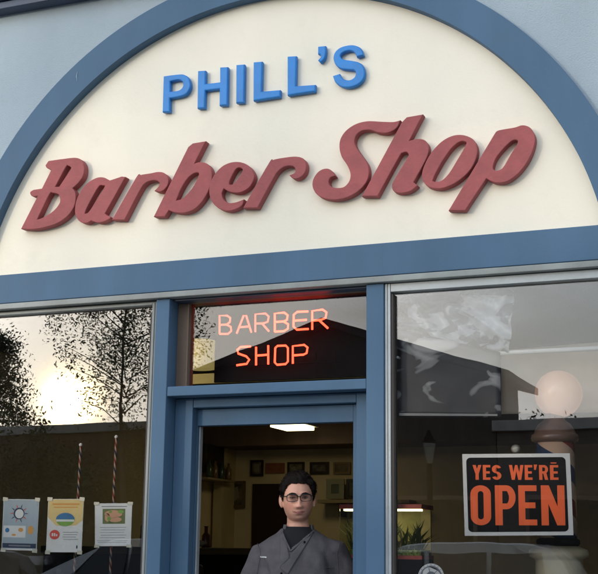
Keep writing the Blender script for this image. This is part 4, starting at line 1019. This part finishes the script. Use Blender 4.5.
# trees
M_bark = mat('bark', (.07, .055, .04), .95, .3, .15, scale=9)
M_leaf = mat('leaf_green', (.055, .075, .025), .6, .35, 0, scale=3); M_fir = mat('fir_green', (.02, .035, .018), .8, .3, 0, scale=3)
def tree(name, label, base_, h, cr_c, cr_r, nl, leaf, m, limbs=9, conifer=False, seed=1, clumps=60):
    rnd = random.Random(seed); t = thing(name, label, 'tree', base_, 0, 'trees across the street')
    B = Vector(base_); tb = BM(); tips = []
    top = Vector((cr_c[0], cr_c[1], cr_c[2]+cr_r[2]*.5))
    tube(tb, [B, B.lerp(top, .3)+Vector((.06, 0, 0)), B.lerp(top, .6)+Vector((-.08, .05, 0)), top], [.14, .11, .07, .02] if conifer else [.09, .06, .03, .01], 12)
    C_ = Vector(cr_c)
    cl_ = []
    for i in range(clumps):
        while True:
            u = Vector((rnd.uniform(-1, 1), rnd.uniform(-1, 1), rnd.uniform(-1, 1)))
            if .25 < u.length < 1: break
        if conifer:
            k = rnd.random()**.8; a_ = rnd.uniform(0, 6.28); rr = cr_r[0]*(1-k)*(.7+.4*rnd.random()); u_ = Vector((math.cos(a_)*rr, math.sin(a_)*rr, (k*2-1)*cr_r[2])); p = C_+u_
        else: p = C_+Vector((u.x*cr_r[0], u.y*cr_r[1], u.z*cr_r[2]))
        cl_.append(p)
        k = rnd.uniform(.3, .9); q = B.lerp(top, k)
        if conifer: q = Vector((top.x, top.y, p.z+.15))
        if q.z > p.z+.6: q.z = max(B.z+1.8, p.z-.3); 
        if not conifer:
            if rnd.random() < .65: continue
            hd = math.hypot(p.x-B.x, p.y-B.y); kz = max(.12, min(.95, (p.z-B.z-.55*hd)/(top.z-B.z))); q = B.lerp(top, kz)
        mid = q.lerp(p, .55)+Vector((rnd.gauss(0, .1), rnd.gauss(0, .1), .1))
        tube(tb, [q, mid, p], [.016, .009, .003], 5)
    obj('trunk', tb, M_bark, t, smooth=True)
    V, Fc = [], []
    for i in range(nl):
        p = rnd.choice(cl_)+Vector((rnd.gauss(0, 1), rnd.gauss(0, 1), rnd.gauss(0, .8 if conifer else 1.7)))*(.13 if not conifer else .28)
        s_ = leaf*rnd.uniform(.6, 1.3); a_ = Vector((rnd.gauss(0, 1), rnd.gauss(0, 1), rnd.gauss(0, 1))).normalized(); b_ = a_.orthogonal().normalized(); b_.rotate(Matrix.Rotation(rnd.uniform(0, 6.28), 3, a_)); c_ = a_.cross(b_)
        i0 = len(V); V += [p-b_*s_, p+c_*s_*.4, p+b_*s_, p-c_*s_*.4]; Fc.append((i0, i0+1, i0+2, i0+3))
    me = bpy.data.meshes.new('crown'); Wi = Matrix.Translation(-B); me.from_pydata([Wi @ v for v in V], [], Fc); me.materials.append(m)
    link(bpy.data.objects.new('crown', me), t)
TY_ = 14.6
a_ = vat(128, 300, TY_)
tree('street_tree', 'loose leafy street tree on the far pavement mirrored beside the blue post', (a_.x, -TY_, 0), 8, (a_.x-.05, -TY_, vat(110, 322, TY_).z), (1.6, 1.3, 2.1), 15000, .036, M_leaf, seed=4, clumps=125)
b_ = vat(4, 395, TY_+11)
tree('fir_tree', 'dark conifer behind the brick shop at the left edge of the glass', (b_.x-.3, -TY_-11, 0), 9, (b_.x-.3, -TY_-11, vat(4, 398, TY_+11).z), (1.3, 1.2, 1.9), 9000, .06, M_fir, conifer=True, seed=5, clumps=150)
c_ = vat(560, 425, TY_+12)
for i, (xx, lb_) in enumerate(((c_.x-1, 'rounded dark tree behind the tan shop, nearer the gable building'), (c_.x+4, 'rounded dark tree behind the tan shop, farther from the gable building'))):
    tree('rounded_tree', lb_, (xx, -TY_-13, 0), 6, (xx, -TY_-13, 4.0), (1.9, 1.4, 1.1), 6000, .07, M_fir, seed=8+i, clumps=50)
for i, (pxx, zc_, rr, lb_) in enumerate(((22, 2.3, (1.1, .7, 1.7), 'tall dark shrub before the brick shop at the far left of the glass'), (78, 1.9, (1.0, .7, 1.4), 'broad dark shrub before the brick shop, mirrored above the yellow flyer'), (132, 2.5, (.7, .6, 1.3), 'narrow dark shrub before the brick shop, mirrored beside the blue post'))):
    q__ = vat(pxx, 470, 16)
    tree('shrub', lb_, (q__.x, -16, 0), 3, (q__.x, -16, zc_), rr, 5500, .06, M_leaf if i == 1 else M_fir, seed=20+i, clumps=60)
# street lamp mirrored in right window
s_ = vat(427, 430, 14.2)
lp = thing('street_lamp', 'old fashioned black street lamp with lantern on the far pavement', 'street lamp', (s_.x, -14.2, 0))
obj('post', lathe(BM(), [(.12,0),(.12,.2),(.06,.4),(.045,s_.z-.56)], (s_.x, -14.2, 0), 16), M_black, lp, smooth=True)
obj('lantern', lathe(BM(), [(.05,s_.z-.55),(.11,s_.z-.22),(.11,s_.z-.2)], (s_.x, -14.2, 0), 6), mat('lantern_glass', (.25, .24, .2), .3), lp); obj('finial', lathe(BM(), [(.13,s_.z-.195),(.05,s_.z-.08),(.02,s_.z)], (s_.x, -14.2, 0), 6), M_black, lp)
# parked cars at the far kerb
def car(x, label, m, hgt=1.75, ln=4.6):
    t = thing('parked_car', label, 'car', (x, -12.6, -.125), 0, 'cars parked across the street')
    W = Matrix.Translation(t.location); wd = .9; k = hgt/1.75
    prof = [(-2.3,.35),(-2.28,.75),(-2.15,.95*k),(-1.2,1.05*k),(-.55,1.62*k),(-.2,1.72*k),(.9,1.75*k),(1.75,1.66*k),(2.15,1.1*k),(2.28,.9*k),(2.3,.4),(1.8,.28),(-1.9,.28)]
    bm = BM(); rows = []
    for yy, ins in ((-wd, .06), (-wd*.94, 0), (wd*.94, 0), (wd, .06)):
        r_ = []
        for X_, Z_ in smooth_outline(prof, 3):
            tp = max(0, Z_-1.05*k)/(.7*k); r_.append(bm.verts.new((X_*(1-ins*.2), yy*(1-.24*tp), Z_-(ins*.3 if Z_ > .6 else -ins*.3))))
        rows.append(r_)
    n_ = len(rows[0])
    for A_, B_ in zip(rows, rows[1:]):
        for i in range(n_): bm.faces.new((A_[i], A_[(i+1) % n_], B_[(i+1) % n_], B_[i]))
    bm.faces.new(rows[0]); bm.faces.new(rows[-1]); bm.transform(W); bmesh.ops.triangulate(bm, faces=[f for f in bm.faces if len(f.verts) > 4])
    obj('body', bm, m, t, smooth=False)
    for s in (-1, 1):
        bm = BM()
        for xa, xb in ((-.95, -.08), (.0, .85), (.93, 1.75)):
            y0 = lambda z: s*(wd*(1-.24*max(0, z-1.05*k)/(.7*k))+.004)
            za, zb_ = 1.1*k, 1.6*k
            xt = xa+.42 if xa < -.5 else xa; xu = xb-.1 if xb > 1.5 else xb
            a4 = [(xa, y0(za), za), (xb, y0(za), za), (xu, y0(zb_), zb_), (xt, y0(zb_), zb_)]
            b4 = [(p[0], p[1]-s*.03, p[2]) for p in a4]
            A_ = [bm.verts.new(p) for p in a4]; B_ = [bm.verts.new(p) for p in b4]; bm.faces.new(A_); bm.faces.new(B_)
            for i in range(4): bm.faces.new((A_[i], A_[(i+1) % 4], B_[(i+1) % 4], B_[i]))
        bm.transform(W); obj('side_window', bm, G_dark2, t)
        for xw in (-1.45, 1.45):
            bm = BM(); mt = Matrix.Translation((xw, s*(wd-.08), .33)) @ Matrix.Rotation(R(90), 4, 'X')
            bmesh.ops.create_cone(bm, cap_ends=True, segments=28, radius1=.33, radius2=.33, depth=.22, matrix=mt); bm.transform(W); wh = obj('wheel', bm, M_black, t, bevel=.02)
            bm = BM(); mt = Matrix.Translation((xw, s*(wd+.035), .33)) @ Matrix.Rotation(R(90), 4, 'X')
            bmesh.ops.create_cone(bm, cap_ends=True, segments=20, radius1=.2, radius2=.2, depth=.02, matrix=mt); bm.transform(W); obj('rim', bm, M_alu, wh)
        bm = BM(); ell(bm, Vector((-2.24, s*.65, .78)), (.06, .14, .08), 14); bm.transform(W); obj('headlight', bm, M_white, t, smooth=True)
        bm = BM(); ell(bm, Vector((2.24, s*.7, .85)), (.05, .1, .12), 14); bm.transform(W); obj('tail_light', bm, M_rim, t, smooth=True)
    bm = BM(); 
    return t
def cx_at(p_): return at(p_, 540, 12.6).x
car(cx_at(150), 'silver parked car across the street mirrored below the notice sheet', mat('silver_paint', (.35, .36, .37), .25, .05, 0, metal=.5, coat=.5))
car(cx_at(440), 'pale grey parked car across the street mirrored below the open sign', mat('pale_grey_paint', (.42, .42, .40), .25, .05, 0, coat=.5), 1.72)
car(cx_at(20)-1.2, 'black parked car across the street at the left edge of the glass', mat('black_paint', (.02, .02, .024), .2, .05, 0, coat=.5), 1.5)
car(cx_at(640)+1.5, 'white parked car across the street farthest to the right', mat('white_paint', (.6, .6, .58), .25, .05, 0, coat=.5), 1.6)

# ------------------------------------------------------------------ light
sd = at(70, 402) - CAM; sun_dir = Vector((sd.x, -sd.y, sd.z)).normalized()       # towards the sun (behind the viewer)
elev = math.asin(sun_dir.z); az = math.atan2(sun_dir.x, sun_dir.y)               # clockwise from +Y
print('sun elevation', math.degrees(elev), 'azimuth', math.degrees(az), sun_dir)
sl_ = bpy.data.lights.new('sun', 'SUN'); sl_.energy = SUN_E; sl_.angle = R(SUN_A); sl_.color = (1, .87, .70)
so = bpy.data.objects.new('sun', sl_); COL.objects.link(so); so.rotation_euler = (-sun_dir).to_track_quat('-Z', 'Y').to_euler()
w = bpy.data.worlds.new('World'); scene.world = w; w.use_nodes = True
n, l = w.node_tree.nodes, w.node_tree.links; bg = n['Background']
sk = n.new('ShaderNodeTexSky'); sk.sky_type = 'NISHITA'; sk.sun_disc = False; sk.sun_elevation = elev; sk.sun_rotation = az; sk.air_density = 1.0; sk.dust_density = .8; sk.ozone_density = 1.0; sk.altitude = 50
tc = n.new('ShaderNodeTexCoord'); mp = n.new('ShaderNodeMapping'); mp.inputs['Scale'].default_value = (1, 1, 3.2)
l.new(tc.outputs['Generated'], mp.inputs['Vector'])
no = n.new('ShaderNodeTexNoise'); no.inputs['Scale'].default_value = 4.5; no.inputs['Detail'].default_value = 8; no.inputs['Roughness'].default_value = .58; no.inputs['Distortion'].default_value = .4; l.new(mp.outputs[0], no.inputs['Vector'])
cr = n.new('ShaderNodeValToRGB'); cr.color_ramp.elements[0].position = .38; cr.color_ramp.elements[1].position = .62; l.new(no.outputs['Fac'], cr.inputs[0])
hs = n.new('ShaderNodeHueSaturation'); hs.inputs['Saturation'].default_value = .25; hs.inputs['Value'].default_value = 1.7; l.new(sk.outputs[0], hs.inputs['Color'])
tint = n.new('ShaderNodeMix'); tint.data_type = 'RGBA'; tint.blend_type = 'MULTIPLY'; tint.inputs[0].default_value = 1; l.new(hs.outputs[0], tint.inputs[6]); tint.inputs[7].default_value = (.98, .96, .94, 1)
mx = n.new('ShaderNodeMix'); mx.data_type = 'RGBA'; fm = n.new('ShaderNodeMath'); fm.operation = 'MULTIPLY_ADD'; fm.inputs[1].default_value = .55; fm.inputs[2].default_value = .40
l.new(cr.outputs[0], fm.inputs[0]); l.new(fm.outputs[0], mx.inputs[0]); l.new(sk.outputs[0], mx.inputs[6]); l.new(tint.outputs[2], mx.inputs[7]); 
hb_ = n.new('ShaderNodeHueSaturation'); hb_.inputs['Saturation'].default_value = .85; l.new(mx.outputs[2], hb_.inputs['Color'])
wb = n.new('ShaderNodeMix'); wb.data_type = 'RGBA'; wb.blend_type = 'MULTIPLY'; wb.inputs[0].default_value = 1; l.new(hb_.outputs[0], wb.inputs[6]); wb.inputs[7].default_value = (.95, 1.0, 1.08, 1)
sz = n.new('ShaderNodeSeparateXYZ'); l.new(tc.outputs['Generated'], sz.inputs[0])
ef = n.new('ShaderNodeMapRange'); ef.interpolation_type = 'SMOOTHSTEP'; ef.inputs[1].default_value = .05; ef.inputs[2].default_value = .55; ef.inputs[3].default_value = .42; ef.inputs[4].default_value = 2.2; l.new(sz.outputs[2], ef.inputs[0])
vm = n.new('ShaderNodeVectorMath'); vm.operation = 'SCALE'; l.new(wb.outputs[2], vm.inputs[0]); l.new(ef.outputs[0], vm.inputs['Scale'])
dt = n.new('ShaderNodeVectorMath'); dt.operation = 'DOT_PRODUCT'; l.new(tc.outputs['Generated'], dt.inputs[0]); dt.inputs[1].default_value = sun_dir
def aure(p_, a_):
    q = n.new('ShaderNodeMath'); q.operation = 'POWER'; mxm = n.new('ShaderNodeMath'); mxm.operation = 'MAXIMUM'; mxm.inputs[1].default_value = 0; l.new(dt.outputs['Value'], mxm.inputs[0]); l.new(mxm.outputs[0], q.inputs[0]); q.inputs[1].default_value = p_
    r = n.new('ShaderNodeMath'); r.operation = 'MULTIPLY'; r.inputs[1].default_value = a_; l.new(q.outputs[0], r.inputs[0]); return r
a1, a2 = aure(9000, 220), aure(2200, 11)
a3 = aure(200, 4)
mn = n.new('ShaderNodeVectorMath'); mn.operation = 'MINIMUM'; l.new(vm.outputs[0], mn.inputs[0]); mn.inputs[1].default_value = (16, 15.3, 14.2)
sb = n.new('ShaderNodeMath'); l.new(a1.outputs[0], sb.inputs[0]); l.new(a2.outputs[0], sb.inputs[1])
sa = n.new('ShaderNodeMath'); l.new(sb.outputs[0], sa.inputs[0]); l.new(a3.outputs[0], sa.inputs[1])
gc = n.new('ShaderNodeVectorMath'); gc.operation = 'SCALE'; gc.inputs[0].default_value = (1, .74, .32); l.new(sa.outputs[0], gc.inputs['Scale'])
ad = n.new('ShaderNodeVectorMath'); ad.operation = 'ADD'; l.new(mn.outputs[0], ad.inputs[0]); l.new(gc.outputs[0], ad.inputs[1]); l.new(ad.outputs[0], bg.inputs['Color'])
bg.inputs['Strength'].default_value = SKY_S

# ------------------------------------------------------------------ camera and output
cd = bpy.data.cameras.new('camera'); co = bpy.data.objects.new('camera', cd); COL.objects.link(co)
cd.sensor_fit = 'HORIZONTAL'; cd.sensor_width = 36; cd.lens = F/598*36; cd.clip_start = .05; cd.clip_end = 1500
r_, u_, f_ = cam_to_world(1, 0, 0), cam_to_world(0, 1, 0), cam_to_world(0, 0, 1)
mt = Matrix((r_, u_, -f_)).transposed().to_4x4(); mt.translation = CAM; co.matrix_world = mt
scene.camera = co
scene.view_settings.view_transform = 'Standard'; scene.view_settings.look = 'None'; scene.view_settings.gamma = 1; scene.view_settings.exposure = EXPO
scene.cycles.max_bounces = 10; scene.cycles.transparent_max_bounces = 16; scene.cycles.glossy_bounces = 4; scene.cycles.sample_clamp_indirect = 6
